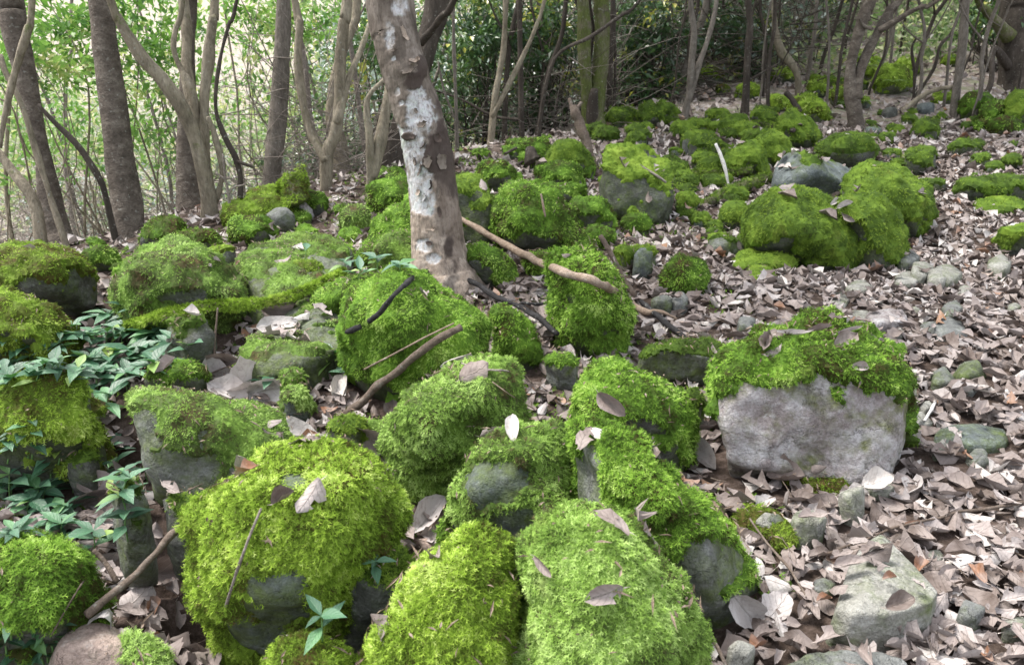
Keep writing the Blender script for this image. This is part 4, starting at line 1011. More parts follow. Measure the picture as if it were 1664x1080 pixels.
tree('curved_sapling', 'thin dark sapling curving up right on the bright upper slope', 'bark_dark',
     [('trunk', [(1482, 165, 2.6), (1500, 140, 2.6), (1518, 110, 2.6), (1528, 75, 2.6), (1545, 55, 2.2), (1558, 25, 2), (1562, 0, 2)], 0), ('limb', [(1484, 168, 2.2), (1486, 120, 2.4), (1482, 80, 2), (1490, 60, 1.6)], 0)], k=6, cat='sapling')
tree('dead_branch_arch', 'low arched pale root like branch behind the dark stones on the upper slope', 'bark_pale',
     [('branch', [(1455, 188, 3), (1478, 172, 4.5), (1505, 152, 4), (1530, 144, 3.5), (1552, 142, 3)], 0)], k=8, cat='branch')

# ---- the main tree with peeling bark
mb = [(722, 470, 62), (717, 440, 52), (712, 400, 44), (707, 350, 41), (702, 300, 38.5), (694, 250, 38), (683, 200, 38), (671, 160, 37), (660, 125, 37), (649, 85, 37), (640, 45, 37.5), (632, 0, 38.5)]
MY = (EYE + ray(722, 462) * ground_depth(722, 462))[1]
W, r = stem_pts(mb, MY, .15, down=.25, up=2.5)
mt_base = W[1]
main = empty('main_tree', (mt_base[0], mt_base[1], float(h_real(mt_base[0], mt_base[1]))), 'thick leaning trunk in the centre with peeling patchy brown and bluish white bark', 'tree')
P, rr = catmull(W, 26), catmull(np.stack([r, r, r], 1), 26)[:, 0]
K = 96
V, Fc = tube(P, rr, K, True, 0, 1, 0, 3)
ctr = np.repeat(P, K, 0); rad = V[:len(ctr)] - ctr; rn = rad / np.linalg.norm(rad, axis=1)[:, None]
Vb = V[:len(ctr)]
vx, vy, vd = project(Vb)
front = (rn * (EYE - Vb)).sum(1) > 0
nn1 = fbm(Vb * np.array([1, 1, .6]), 13, 4, 61); nn2 = fbm(Vb, 45, 2, 62); nn3 = fbm(Vb * np.array([1, 1, .3]), 20, 3, 63)
def blob(cx, cy, rx, ry, soft=.08, ns=.34):
    return front * sstep(1 + soft, 1 - soft, np.sqrt(((vx - cx) / rx) ** 2 + ((vy - cy) / ry) ** 2) + ns * nn1 + .22 * nn2 + .12 * nn3)
pale = np.zeros(len(Vb))
for b in ((678, 160, 17, 22), (682, 192, 28, 34), (664, 235, 34, 36), (668, 275, 34, 30), (688, 285, 16, 34), (686, 325, 28, 26), (668, 318, 16, 26), (634, 60, 8, 22), (652, 12, 12, 14), (645, 150, 4, 6), (652, 168, 4, 5), (640, 95, 4, 5), (690, 400, 14, 10), (705, 420, 12, 8), (718, 25, 6, 12)):
    pale = np.maximum(pale, blob(*b))
pale = np.maximum(pale, (1 - front) * sstep(.25, .4, nn1) * .8)
tan = sstep(270, 330, vy + 26 * nn1) * sstep(-.55, -.2, nn1 + .2)
dark = np.maximum.reduce([blob(715, 240, 26, 44, .1, .4), blob(724, 320, 20, 60, .1, .3), blob(738, 370, 16, 60, .1, .3), blob(726, 270, 22, 50, .1, .3), blob(672, 130, 14, 14, .2, .3), blob(684, 110, 8, 20, .2), blob(700, 60, 8, 50, .2, .2), blob(715, 130, 10, 60, .2, .2), blob(664, 222, 13, 7, .1, .3)]) * (1 - .5 * tan)
pale = pale * (1 - sstep(.3, .6, dark))
hgt = Vb[:, 2] - mt_base[2]
disp = .006 * nn1 + .0022 * nn2 + .004 * nn3 - .0075 * pale + .0065 * dark + .012 * blob(668, 112, 26, 14, .5, .2) + .008 * blob(692, 205, 16, 8, .4) 
but = np.abs(np.sin(np.arctan2(rn[:, 1], rn[:, 0]) * 3.5 + 1.0))
disp = disp + .05 * np.exp(-np.maximum(hgt, 0) / .10) * (but - .35)
V[:len(ctr)] = Vb + rn * disp[:, None]
pad = np.zeros(2)
put('trunk', V, Fc, M['bark_main'], parent=main, attrs={'pale': ('POINT', np.concatenate([pale, pad])), 'tan': ('POINT', np.concatenate([tan, pad])), 'dark': ('POINT', np.concatenate([dark, pad]))})
MT_BVH = BVHTree.FromPolygons(V.tolist(), [q.tolist() for q in Fc[0]])
# torn bark flakes, each curling away from the trunk
def flake(px, py, w, h, ang, tone, curl):
    q = MT_BVH.ray_cast(Vector(EYE), Vector(ray(px, py)))
    if q[0] is None: return
    p = np.array(q[0]); n = np.array(q[1]); n = n if n @ (EYE - p) > 0 else -n
    d = (p - EYE) @ FWD; w, h = w / F * d * .62, h / F * d * .7; curl = curl * 1.5
    s = np.cross([0, 0, 1.0], n); s /= np.linalg.norm(s); u = np.cross(n, s)
    ca, sa = math.cos(R(ang)), math.sin(R(ang)); s, u = s * ca + u * sa, u * ca - s * sa
    rs = np.random.default_rng(int(px * py) % 991)
    a = np.linspace(-1, 1, 6); b = np.linspace(-1, 1, 7)
    A, Bb = np.meshgrid(a, b)
    wd = (1 - .55 * np.abs(Bb) ** 2) * (1 + rs.uniform(-.3, .3, Bb.shape))
    X = A * w / 2 * wd; Yy = Bb * h / 2 * (1 + .1 * rs.uniform(-1, 1, Bb.shape))
    Z = .004 + curl * (np.maximum(0, A) ** 2 * w * .5 + np.maximum(0, -Bb) ** 2 * h * .22)
    Vf = p + X[..., None] * s + Yy[..., None] * u + Z[..., None] * n
    Vf = Vf.reshape(-1, 3); Vk = Vf - n * .003
    i = (np.arange(6)[:, None] * 6 + np.arange(5)[None]).ravel()
    f1 = np.stack([i, i + 1, i + 7, i + 6], 1); f2 = f1[:, ::-1] + 42
    z = np.zeros(84)
    put('bark_flake', np.vstack([Vf, Vk]), [np.vstack([f1, f2])], M['bark_main'], parent=main,
        attrs={'pale': ('POINT', z + (tone == 'pale')), 'tan': ('POINT', z + (tone == 'tan')), 'dark': ('POINT', z + (tone == 'dark'))})
for a in ((686, 203, 26, 14, 8, 'brown', .8), (672, 222, 22, 10, 0, 'dark', .5), (690, 236, 12, 22, -10, 'brown', .9), (676, 262, 14, 20, 20, 'brown', 1.1), (684, 276, 11, 26, -12, 'brown', 1.0),
          (695, 262, 24, 30, 5, 'brown', .5), (716, 262, 26, 34, 0, 'brown', .4), (690, 320, 16, 20, 10, 'pale', .8), (712, 312, 10, 26, -5, 'brown', .9), (702, 300, 10, 22, 12, 'dark', .9), (664, 115, 40, 16, 12, 'brown', .7),
          (672, 100, 24, 12, -20, 'tan', .9), (680, 312, 12, 14, -25, 'tan', .9), (714, 345, 10, 26, 8, 'dark', .8), (700, 370, 26, 10, 4, 'tan', .6), (640, 82, 20, 6, 8, 'brown', .6), (699, 395, 28, 9, 0, 'dark', .5), (656, 55, 10, 34, 15, 'tan', .7), (676, 180, 9, 13, 30, 'brown', .8), (708, 225, 18, 20, 0, 'dark', .8)):
    flake(*a)
Wl, rl = stem_pts([(664, 110, 22), (655, 60, 20), (650, 20, 20), (652, 0, 20)], MY + .12, .1, up=2.0)
Pl, rl = smooth_stem(Wl, rl)
Vl, Fl = tube(Pl, rl, 20, True, .05, 5, .1, 8)
z = np.zeros(len(Vl))
put('limb', Vl, Fl, M['bark_main'], parent=main, attrs={'pale': ('POINT', sstep(.3, .5, fbm(Vl, 12, 3, 9))), 'tan': ('POINT', z), 'dark': ('POINT', z)})
foliage('crown', P[-1] + np.array([0, 0, .3]), np.array([1.7, 1.5, .8]), 1600, .11, 'leaf_bright', main, np.random.default_rng(5), clumps=30)
# ------------------------------------------------------------------ casting onto the built ground and rocks
EYE_V = Vector(EYE)
def cast(px, py):
    h = BVH.ray_cast(EYE_V, Vector(ray(px, py)))
    if h[0] is None: return at_depth(px, py, 8.0), np.array([0, 0, 1.0]), 8.0
    p = np.array(h[0]); n = np.array(h[1]); n = n if n[2] > -.2 else -n
    return p, n, (p - EYE) @ FWD

# ------------------------------------------------------------------ fallen branches and sticks
def stick(name, label, mat, pts, lift=.0, mode='chord', cat='branch', k=9, rough=.10, twigs=(), group=None, kink=0.0):
    """pts: (px, py, radius px). mode chord: the two ends touch, the middle may bridge; drape: every point touches"""
    if pts[0][1] > 420: pts = [(a, b, c * .54) for a, b, c in pts]
    D = [cast(px, py)[2] for px, py, _ in pts]
    n = len(pts)
    if mode == 'chord':
        s = np.concatenate([[0], np.cumsum([math.hypot(pts[i + 1][0] - pts[i][0], pts[i + 1][1] - pts[i][1]) for i in range(n - 1)])]); s /= s[-1]
        L = [D[0] * (1 - t) + D[-1] * t for t in s]
        sh = min(0, min(d - l for d, l in zip(D, L)))
        L = [min(l, d) for l, d in zip(L, D)]
    elif mode == 'up':          # leaning up from its foot: all at the foot's distance
        L = [D[0]] * n
    else: L = D
    W, r = [], []
    for (px, py, rp), d in zip(pts, L):
        rr_ = rp * d / F
        W.append(at_depth(px, py, d - rr_ * .9 - lift - .035 * min(1, d / 3))); r.append(rr_)
    P, rr = smooth_stem(np.array(W), np.array(r), 6)
    rr = rr * (1 + .16 * vnoise(P * 28, 5)); P = P + .25 * rr[:, None] * np.stack([vnoise(P * 16, 8), vnoise(P * 16, 9), vnoise(P * 16, 10)], 1)
    if kink: P = P + kink * np.stack([fbm(P, 9, 2, 3), fbm(P, 9, 2, 5), fbm(P, 9, 2, 7)], 1)
    V, Fc = tube(P, rr, k, True, rough, 3, .15, 1 / max(rr.max(), .004) * .35)
    if twigs:
        t = empty(name, W[0], label, cat, group)
        put('branch', V, Fc, M[mat], parent=t)
        for tw in twigs:
            Wt = [at_depth(px, py, L[0] * .5 + L[-1] * .5 - lift + dz) for px, py, rp, dz in tw]
            rt = [rp * L[0] / F for px, py, rp, dz in tw]
            Pt, rt = smooth_stem(np.array(Wt), np.array(rt), 5)
            Vt, Ft = tube(Pt, rt, 6, True, rough)
            put('twig', Vt, Ft, M[mat], parent=t)
        return t
    return put(name, V, Fc, M[mat], origin=W[0], label=label, cat=cat, group=group)

stick('burnt_branch', 'burnt black branch hanging down left from the foot of the main trunk', 'stick_dark', [(698, 438, 6), (672, 450, 8), (645, 475, 8), (620, 505, 8), (600, 522, 7.5)], .075)
stick('burnt_branch', 'short burnt black stub between dead leaves left of the trunk foot mound', 'stick_dark', [(585, 532, 8), (568, 538, 8), (552, 548, 7)], .05)
stick('burnt_branch', 'long burnt black crooked branch running right from the foot of the main trunk', 'stick_dark',
      [(700, 438, 5), (722, 448, 8), (752, 452, 7), (775, 462, 7.5), (800, 478, 9), (828, 492, 7), (852, 502, 8.5), (880, 520, 9), (905, 542, 8)], .07, kink=.004)
stick('burnt_branch', 'short black side piece lying against the long burnt branch', 'stick_dark', [(845, 492, 5), (865, 494, 6), (892, 494, 6)], .06)
stick('burnt_branch', 'black burnt branch end below the long pale stick, right of the shaggy boulder', 'stick_dark', [(1042, 490, 8), (1065, 510, 9), (1095, 535, 9), (1120, 552, 6)], .05)
stick('long_stick', 'long pale tan stick running from the main trunk across the shaggy boulder', 'stick_pale',
      [(740, 350, 3.5), (775, 370, 4.5), (820, 396, 5.5), (865, 420, 6.5), (905, 438, 7), (940, 450, 7.5), (985, 465, 7.5), (1020, 488, 7), (1045, 505, 6), (1075, 506, 3), (1100, 518, 2)], .06, kink=.006)
stick('broken_branch', 'brown forked broken branch standing against the long pale stick', 'stick_brown', [(1032, 482, 9), (1012, 450, 8), (992, 412, 7.5), (975, 382, 7)], .04, mode='up', twigs=[[(1018, 460, 4, -.02), (1012, 470, 4, -.04), (1008, 445, 3, -.05)]])
stick('cut_stick', 'thick brown cut stick leaning up through leaves to the moss mound', 'stick_brown', [(562, 675, 12), (590, 650, 12), (630, 615, 12), (675, 578, 12), (715, 548, 12), (748, 530, 12)], .03, kink=.004)
stick('thin_stick', 'thin tan stick lying parallel above the thick cut stick', 'stick_pale', [(592, 600, 3), (640, 575, 3), (690, 548, 3), (738, 525, 2.5)], .02)
stick('dead_branch', 'dark peeling branch in the bottom left hollow pointing at the yellow boulder', 'stick_brown', [(140, 1000, 12), (175, 972, 12), (210, 940, 11), (245, 905, 11), (278, 870, 11), (300, 855, 8)], .05, kink=.005,
      twigs=[[(190, 945, 5, -.02), (172, 915, 4.5, -.0), (152, 893, 4, .0)]])
stick('thin_stick', 'thin straight grey stick leaning on the big yellow green moss boulder', 'twig', [(347, 1050, 4), (368, 980, 4.5), (388, 920, 4.5), (408, 865, 4.5), (424, 826, 4)], .035, mode='chord')
stick('thin_stick', 'fine twig slanting from the pinkish stone up towards the hanging herbs', 'stick_brown', [(84, 1030, 2), (110, 985, 2.5), (135, 945, 2.5), (158, 915, 1.5)], .03)
stick('thin_stick', 'fine twig bridging the dark gap left of the big yellow green boulder', 'stick_brown', [(264, 826, 2), (300, 800, 2.5), (330, 785, 1.5)], .05)
stick('long_stick', 'long dark twig lying across leaves behind the lichen streaked slab', 'stick_brown', [(1306, 918, 3), (1345, 900, 3.5), (1400, 878, 3.5), (1460, 856, 4), (1520, 838, 4), (1600, 825, 5), (1680, 812, 5)], .02, kink=.006)
stick('long_stick', 'thin dark twig running down the leaf path beside the long moss ridge', 'stick_brown', [(1218, 842, 3), (1245, 880, 3.5), (1275, 915, 4), (1300, 950, 3.5), (1322, 985, 3)], .02, kink=.005)
stick('bent_branch', 'brown bent branch along the right edge of the brightest bottom cushion', 'stick_brown', [(1108, 960, 4), (1140, 1010, 5), (1165, 1050, 6), (1185, 1090, 6)], .02)
stick('white_stick', 'peeled white stick standing up out of the moss stones', 'stick_white', [(1184, 302, 2), (1178, 275, 2.8), (1171, 252, 2.8), (1163, 233, 2.4)], .0, mode='up', rough=.05)
stick('leaning_snag', 'rotten reddish brown snag leaning in front of the mossy double trunk', 'stick_brown', [(966, 285, 5), (960, 255, 7), (950, 225, 8.5), (938, 195, 8), (930, 175, 7)], .0, mode='up', kink=.012, twigs=[[(935, 180, 3, 0), (945, 166, 2.5, 0)], [(930, 178, 4, 0), (925, 160, 2.5, 0)]])
stick('mossy_log', 'fallen log with green top sloping up to the bluish humped rock', 'bark_mossy', [(1148, 330, 6), (1175, 318, 9), (1205, 305, 10), (1235, 296, 10), (1252, 288, 8)], .0, cat='log')
stick('mossy_log', 'dark mossed log lying level behind the sloping one', 'bark_mossy', [(1092, 292, 5), (1130, 284, 7), (1175, 282, 7), (1222, 276, 6)], .0, cat='log')
stick('dead_branch', 'dark stub sticking up beside the green moss pyramid', 'bark_dark', [(1300, 182, 4), (1290, 166, 5), (1276, 150, 5)], .0, mode='up')
stick('mossy_log', 'dark log across the top of the green moss wedge', 'bark_dark', [(1225, 200, 4), (1258, 206, 5), (1290, 212, 4)], 0, cat='log')
stick('thin_stick', 'dry twig poking up from the slab topped angular block', 'twig', [(1040, 268, 1.5), (1062, 282, 2), (1082, 296, 2)], .02)
stick('thin_stick', 'dark thorn like twig standing in front of the mossy log at left', 'stick_brown', [(348, 600, 3.2), (349, 560, 3.2), (352, 520, 3), (354, 500, 2.5)], .0, mode='up')
stick('thin_stick', 'curved grey twig on the pale moss boulder beside the fan leaf', 'twig', [(750, 590, 2), (785, 600, 3), (830, 604, 2.6), (865, 622, 1.5)], .02)
stick('thin_stick', 'hair thin straw crossing under the fan leaf', 'stick_pale', [(800, 620, 1.6), (835, 645, 1.6), (868, 664, 1.6)], .02)
stick('pale_stub', 'short barkless pale stub in the leaves right of the pale boulder', 'stick_white', [(1502, 682, 4), (1512, 668, 5), (1520, 652, 5)], .015, kink=.003, rough=.05)
stick('thin_stick', 'pale twig standing on the large moss dome', 'stick_pale', [(886, 352, 1.6), (883, 335, 1.8), (879, 315, 1.6)], 0, mode='up')
stick('mossy_log', 'bright feathery moss covered log left of the tan leaf', 'bark_mossy', [(205, 530, 9), (260, 515, 12), (320, 500, 13), (380, 497, 12), (440, 490, 10), (500, 470, 9), (560, 440, 8)], .05, cat='log')
def moss_on(o, nf, L, mat, seed, upmin=-.3, tint=.55):
    lv = np.array([v.co[:] for v in o.data.vertices]) + np.array(o.location if o.parent is None else o.parent.location)
    LQ = np.array([list(p.vertices) for p in o.data.polygons if len(p.vertices) == 4])
    LT = np.vstack([LQ[:, [0, 1, 2]], LQ[:, [0, 2, 3]]])
    LN, lf = vnormals(lv, LT)
    k = len(lv) // 2
    if (LN[:k] * (lv[:k] - lv[:k].mean(0))).sum() < 0: LN = -LN
    fN = LN[LT].mean(1); rs = np.random.default_rng(seed)
    w = np.linalg.norm(lf, axis=1) * ((fN[:, 2] + .5 * fbm(lv[LT].mean(1), 9, 2, seed)) > upmin)
    fi = rs.choice(len(LT), nf, p=w / w.sum())
    r1 = rs.random((nf, 2)); r1 = np.where(r1.sum(1)[:, None] > 1, 1 - r1, r1)
    tri = lv[LT[fi]]; PP = tri[:, 0] + (tri[:, 1] - tri[:, 0]) * r1[:, :1] + (tri[:, 2] - tri[:, 0]) * r1[:, 1:]
    nn = fN[fi]; nn = nn / np.linalg.norm(nn, axis=1)[:, None]
    FV = frond_mesh(PP, nn, L * rs.uniform(.6, 1.5, nf), rs)
    tt = np.repeat(np.clip(tint + .3 * fbm(PP, 10, 2, 5) + rs.normal(0, .12, nf), 0, 1), 5)
    put('moss', FV, [np.arange(len(FV)).reshape(-1, 3)], M[mat], parent=o.parent or o, smooth=False, kind='stuff', attrs={'tint': ('FACE', tt)})
def named(s): return [o for o in COL.objects if o.name.startswith(s) and o.parent is None]
lg = named('mossy_log')
for i_, o_ in enumerate(lg):
    near_ = i_ == len(lg) - 1
    moss_on(o_, 5600 if near_ else 1100, .022 if near_ else .03, 'moss_yellow' if near_ else 'moss_dark', 70 + i_, -.4 if near_ else .1, .55)
# mossy stump with upright stubs behind the grey stones
stick('mossy_stump', 'furry moss covered stump with an upright horn behind the light grey stone', 'bark_mossy', [(480, 330, 20), (478, 310, 17), (474, 295, 14), (468, 285, 8)], 0, mode='up', cat='stump', k=12, rough=.3,
      twigs=[[(488, 320, 9, 0), (492, 295, 8, 0), (486, 268, 6, 0)], [(470, 310, 9, 0), (460, 300, 7, 0), (452, 312, 5, 0)]])
ST = named('mossy_stump')[-1]
for k_, c_ in enumerate(list(ST.children)):
    moss_on(c_, 1500 if k_ == 0 else 700, .028, 'moss_yellow', 90 + k_, -.9, .45)
stick('old_stump', 'low broken dark stump with stick ends behind the large moss dome', 'bark_dark', [(866, 262, 14), (864, 250, 11), (860, 243, 6)], 0, mode='up', cat='stump', k=10, rough=.3, twigs=[[(850, 262, 3, 0), (835, 272, 3, 0), (826, 278, 2, 0)], [(820, 250, 2, 0), (840, 240, 2.4, 0)]])

# ------------------------------------------------------------------ dead leaves
def leaf_template(L, Wd, curl, bend, twist, seed, nu=4, nv=6, torn=.06):
    rs = np.random.default_rng(seed)
    v = np.linspace(0, 1, nv + 1); u = np.linspace(-1, 1, nu + 1)
    U, Vv = np.meshgrid(u, v)
    asym = rs.uniform(.8, 1.1)
    w = np.sin(np.pi * np.clip(Vv, .0, 1) ** asym) ** .55 * Wd / 2
    w = w * (1 + torn * rs.uniform(-1.5, 1, U.shape) * np.abs(U)); w[0] = .004; w[-1] = .001
    X = U * w; Y = (Vv - .5) * L
    Z = curl * (X ** 2) / Wd * 2.2 + Wd * .06 * np.sin(Vv * 9 + seed) * U + rs.normal(0, Wd * .035, U.shape)
    Z = Z + .045 * Wd * np.abs(U)                  # the two halves fold up from the rib
    ph = bend * (Vv - .5)                      # bend along the length
    Y2 = Y * np.cos(ph * .5) ; Z = Z + L * bend * .5 * (Vv - .5) ** 2
    tw = twist * (Vv - .5); X, Z = X * np.cos(tw) - Z * np.sin(tw), X * np.sin(tw) + Z * np.cos(tw)
    P = np.stack([X, Y2, Z], -1).reshape(-1, 3)
    # stalk
    k = nu + 1
    i = (np.arange(nv)[:, None] * k + np.arange(nu)[None]).ravel()
    Q = np.stack([i, i + 1, i + k + 1, i + k], 1)
    if torn > .1:                              # bites and tears along the margin
        edge = np.array([(j % nu in (0, nu - 1)) or j // nu == nv - 1 for j in range(len(Q))])
        Q = Q[~(edge & (rs.random(len(Q)) < .13))]
    uv = np.stack([U, Vv], -1).reshape(-1, 2)
    Q0 = len(P)
    st = np.array([[.0015, -L * .5, 0], [-.0015, -L * .5, 0], [rs.uniform(-.01, .01), -L * .68, rs.uniform(0, .01)]])
    P = np.vstack([P, st]); uv = np.vstack([uv, [[0, 0]] * 3])
    return P, Q, np.array([[Q0, Q0 + 1, Q0 + 2]]), uv

def leaf_basis(n, yaw, rs=None):
    n = n / np.linalg.norm(n)
    a = np.array([math.cos(yaw), math.sin(yaw), 0.0]); y = a - n * (a @ n); y /= np.linalg.norm(y)
    x = np.cross(y, n)
    return np.stack([x, y, n], 1)

TEMPL = []
for k in range(30):
    L = rng.uniform(.055, .125)
    P_, Q_, T_, uv_ = leaf_template(L, L * rng.uniform(.42, .62), rng.choice([-1, 1]) * rng.uniform(.1, 1.5) * (2 if k % 5 == 0 else 1), rng.uniform(-.9, 1.1), rng.uniform(-.7, .7), k, 4, 6, .16)
    tv = float(np.clip(rng.beta(1.25, 1.35), 0, .95)) if k % 29 else .97
    idx = np.concatenate([Q_.ravel(), T_.ravel()])
    me = mesh_np('leaf', P_, [Q_, T_], True, {'tint': ('POINT', np.full(len(P_), tv))}, M['dead_leaf'], uv_[idx])
    TEMPL.append(me)
LOW = [leaf_template(1.0, rng.uniform(.45, .62), rng.choice([-1, 1]) * rng.uniform(.1, 1.6), rng.uniform(-.9, 1.2), rng.uniform(-.6, .6), 100 + k, 2, 3, .14) for k in range(14)]
MID = [leaf_template(1.0, rng.uniform(.45, .62), rng.choice([-1, 1]) * rng.uniform(.1, 1.7), rng.uniform(-1.0, 1.2), rng.uniform(-.7, .7), 200 + k, 4, 4, .18) for k in range(24)]

# drop leaves from above
cands = []
def drop(n, y0, y1, xa=None, xb=None, pr=.03, ps=.10):
    got = 0
    for _ in range(n):
        y = random.uniform(y0, y1)
        x = random.uniform(-.68 * y - .45, .68 * y + 1.1) if xa is None else random.uniform(xa, xb)
        h = BVH.ray_cast(Vector((x, y, 6)), Vector((0, 0, -1)))
        if h[0] is None: continue
        nz = abs(h[1][2]); own = int(OWN[h[2]])
        if own < 0 and any((x - q[0]) ** 2 + (y - q[1]) ** 2 < (q[2] * 1.15) ** 2 for q in PITS) and random.random() > .12: continue
        if own >= 0:
            if nz < .45 or random.random() > (pr if ROCKS[own][3].mean() > .3 else ps): continue
        nn = np.array(h[1]); nn = nn if nn[2] > 0 else -nn
        cands.append((np.array(h[0]), nn, own))
drop(8800, 1.0, 4.2); drop(7500, 4.2, 8); drop(3400, 8, 12.5); drop(1800, 12.5, 20, 3, 15); drop(1500, 1.0, 4.5, .8, 3.2); drop(2500, 4.0, 9, 1.0, 6.0)
drop(900, 1.5, 4.0, -.9, .5); drop(4500, 4.0, 9.5, .3, 6.5); drop(2500, 9, 17, 2, 12)
LP = np.array([c[0] for c in cands]); LNn = np.array([c[1] for c in cands]); LO = np.array([c[2] for c in cands])
x_, y_, d_ = project(LP)
infr = (x_ > -20) & (x_ < 1684) & (y_ > -20) & (y_ < 1100) & (d_ > .3)
vis = np.zeros(len(LP), bool)
for i in np.where(infr)[0]:
    v = Vector(LP[i] + LNn[i] * .04) - EYE_V; L_ = v.length
    h = BVH.ray_cast(EYE_V, v.normalized(), L_ - .03)
    vis[i] = h[0] is None
order = np.argsort(np.where(vis, d_, 1e9))
near_ids = set(order[:300].tolist())
rs = np.random.default_rng(3)
for i in order[:300]:
    i = int(i)
    nrm = LNn[i] + rs.normal(0, .21, 3); nrm[2] = abs(nrm[2])
    Bm = leaf_basis(nrm, rs.uniform(0, 6.28))
    o = bpy.data.objects.new('leaf', TEMPL[rs.integers(len(TEMPL))])
    COL.objects.link(o); o.parent = ground
    m4 = Matrix(Bm.tolist()).to_4x4(); m4.translation = Vector(LP[i] + LNn[i] * (.012 + rs.uniform(0, .035) * (LO[i] < 0) + .02 * (LO[i] >= 0)))
    s = rs.uniform(.6, 1.1); o.matrix_basis = m4 @ Matrix.Scale(s, 4)
rest = np.array([i for i in range(len(LP)) if i not in near_ids])
Vs, Qs, Ts, UVq, UVt, TI = [], [], [], [], [], []
off = 0
for i in rest:
    tm = (MID if d_[i] < 4.2 else LOW); tm = tm[rs.integers(len(tm))]
    L = rs.choice([rs.uniform(.03, .06), rs.uniform(.07, .125), rs.uniform(.06, .10)]) * (1.0 if d_[i] < 7 else 1.35)
    nrm = LNn[i] + rs.normal(0, .19, 3); nrm[2] = abs(nrm[2]) + .05
    Bm = leaf_basis(nrm, rs.uniform(0, 6.28))
    Pw = (tm[0] * L) @ Bm.T + LP[i] + LNn[i] * (.008 + rs.uniform(0, .03))
    Vs.append(Pw); Qs.append(tm[1] + off); Ts.append(tm[2] + off); UVq.append(tm[3][tm[1].ravel()]); UVt.append(tm[3][tm[2].ravel()])
    t_ = np.clip(rs.beta(1.25, 1.35), 0, .95) if rs.random() > .025 else rs.uniform(.96, 1)
    TI.append(np.full(len(Pw), t_)); off += len(Pw)
litter = put('leaf_litter', np.vstack(Vs), [np.vstack(Qs), np.vstack(Ts)], M['dead_leaf'], origin=(0, 0, 0), attrs={'tint': ('POINT', np.concatenate(TI))},
             uv=np.vstack(UVq + UVt), kind='stuff', label='dead brown leaves covering the slope between the boulders')
print('leaves', len(LP))

# noticeable single leaves, placed where they lie
def fallen(label, px, py, lpx, ang, tint, curl=1.2, bend=.6, wr=.55, face=.45, lift=.02, twist=.3, group=None):
    p, n, d = cast(px, py)
    L = lpx * d / F
    P_, Q_, T_, uv_ = leaf_template(L, L * wr, curl, bend, twist, hash_s(label) % 999, 6, 9, .05)
    v = EYE - p; v /= np.linalg.norm(v)
    nn = n * (1 - face) + v * face; nn /= np.linalg.norm(nn)
    a = RIGHT * math.cos(R(ang)) + UP * math.sin(R(ang)); y = a - nn * (a @ nn); y /= np.linalg.norm(y); x = np.cross(y, nn)
    Pw = P_ @ np.stack([x, y, nn], 1).T + p + n * lift + nn * lift * .6
    idx = np.concatenate([Q_.ravel(), T_.ravel()])
    put('fallen_leaf', Pw, [Q_, T_], M['dead_leaf'], origin=p, label=label, cat='leaf', group=group, attrs={'tint': ('POINT', np.full(len(Pw), tint))}, uv=uv_[idx])
G = 'dead leaves lying singly on moss and stone'
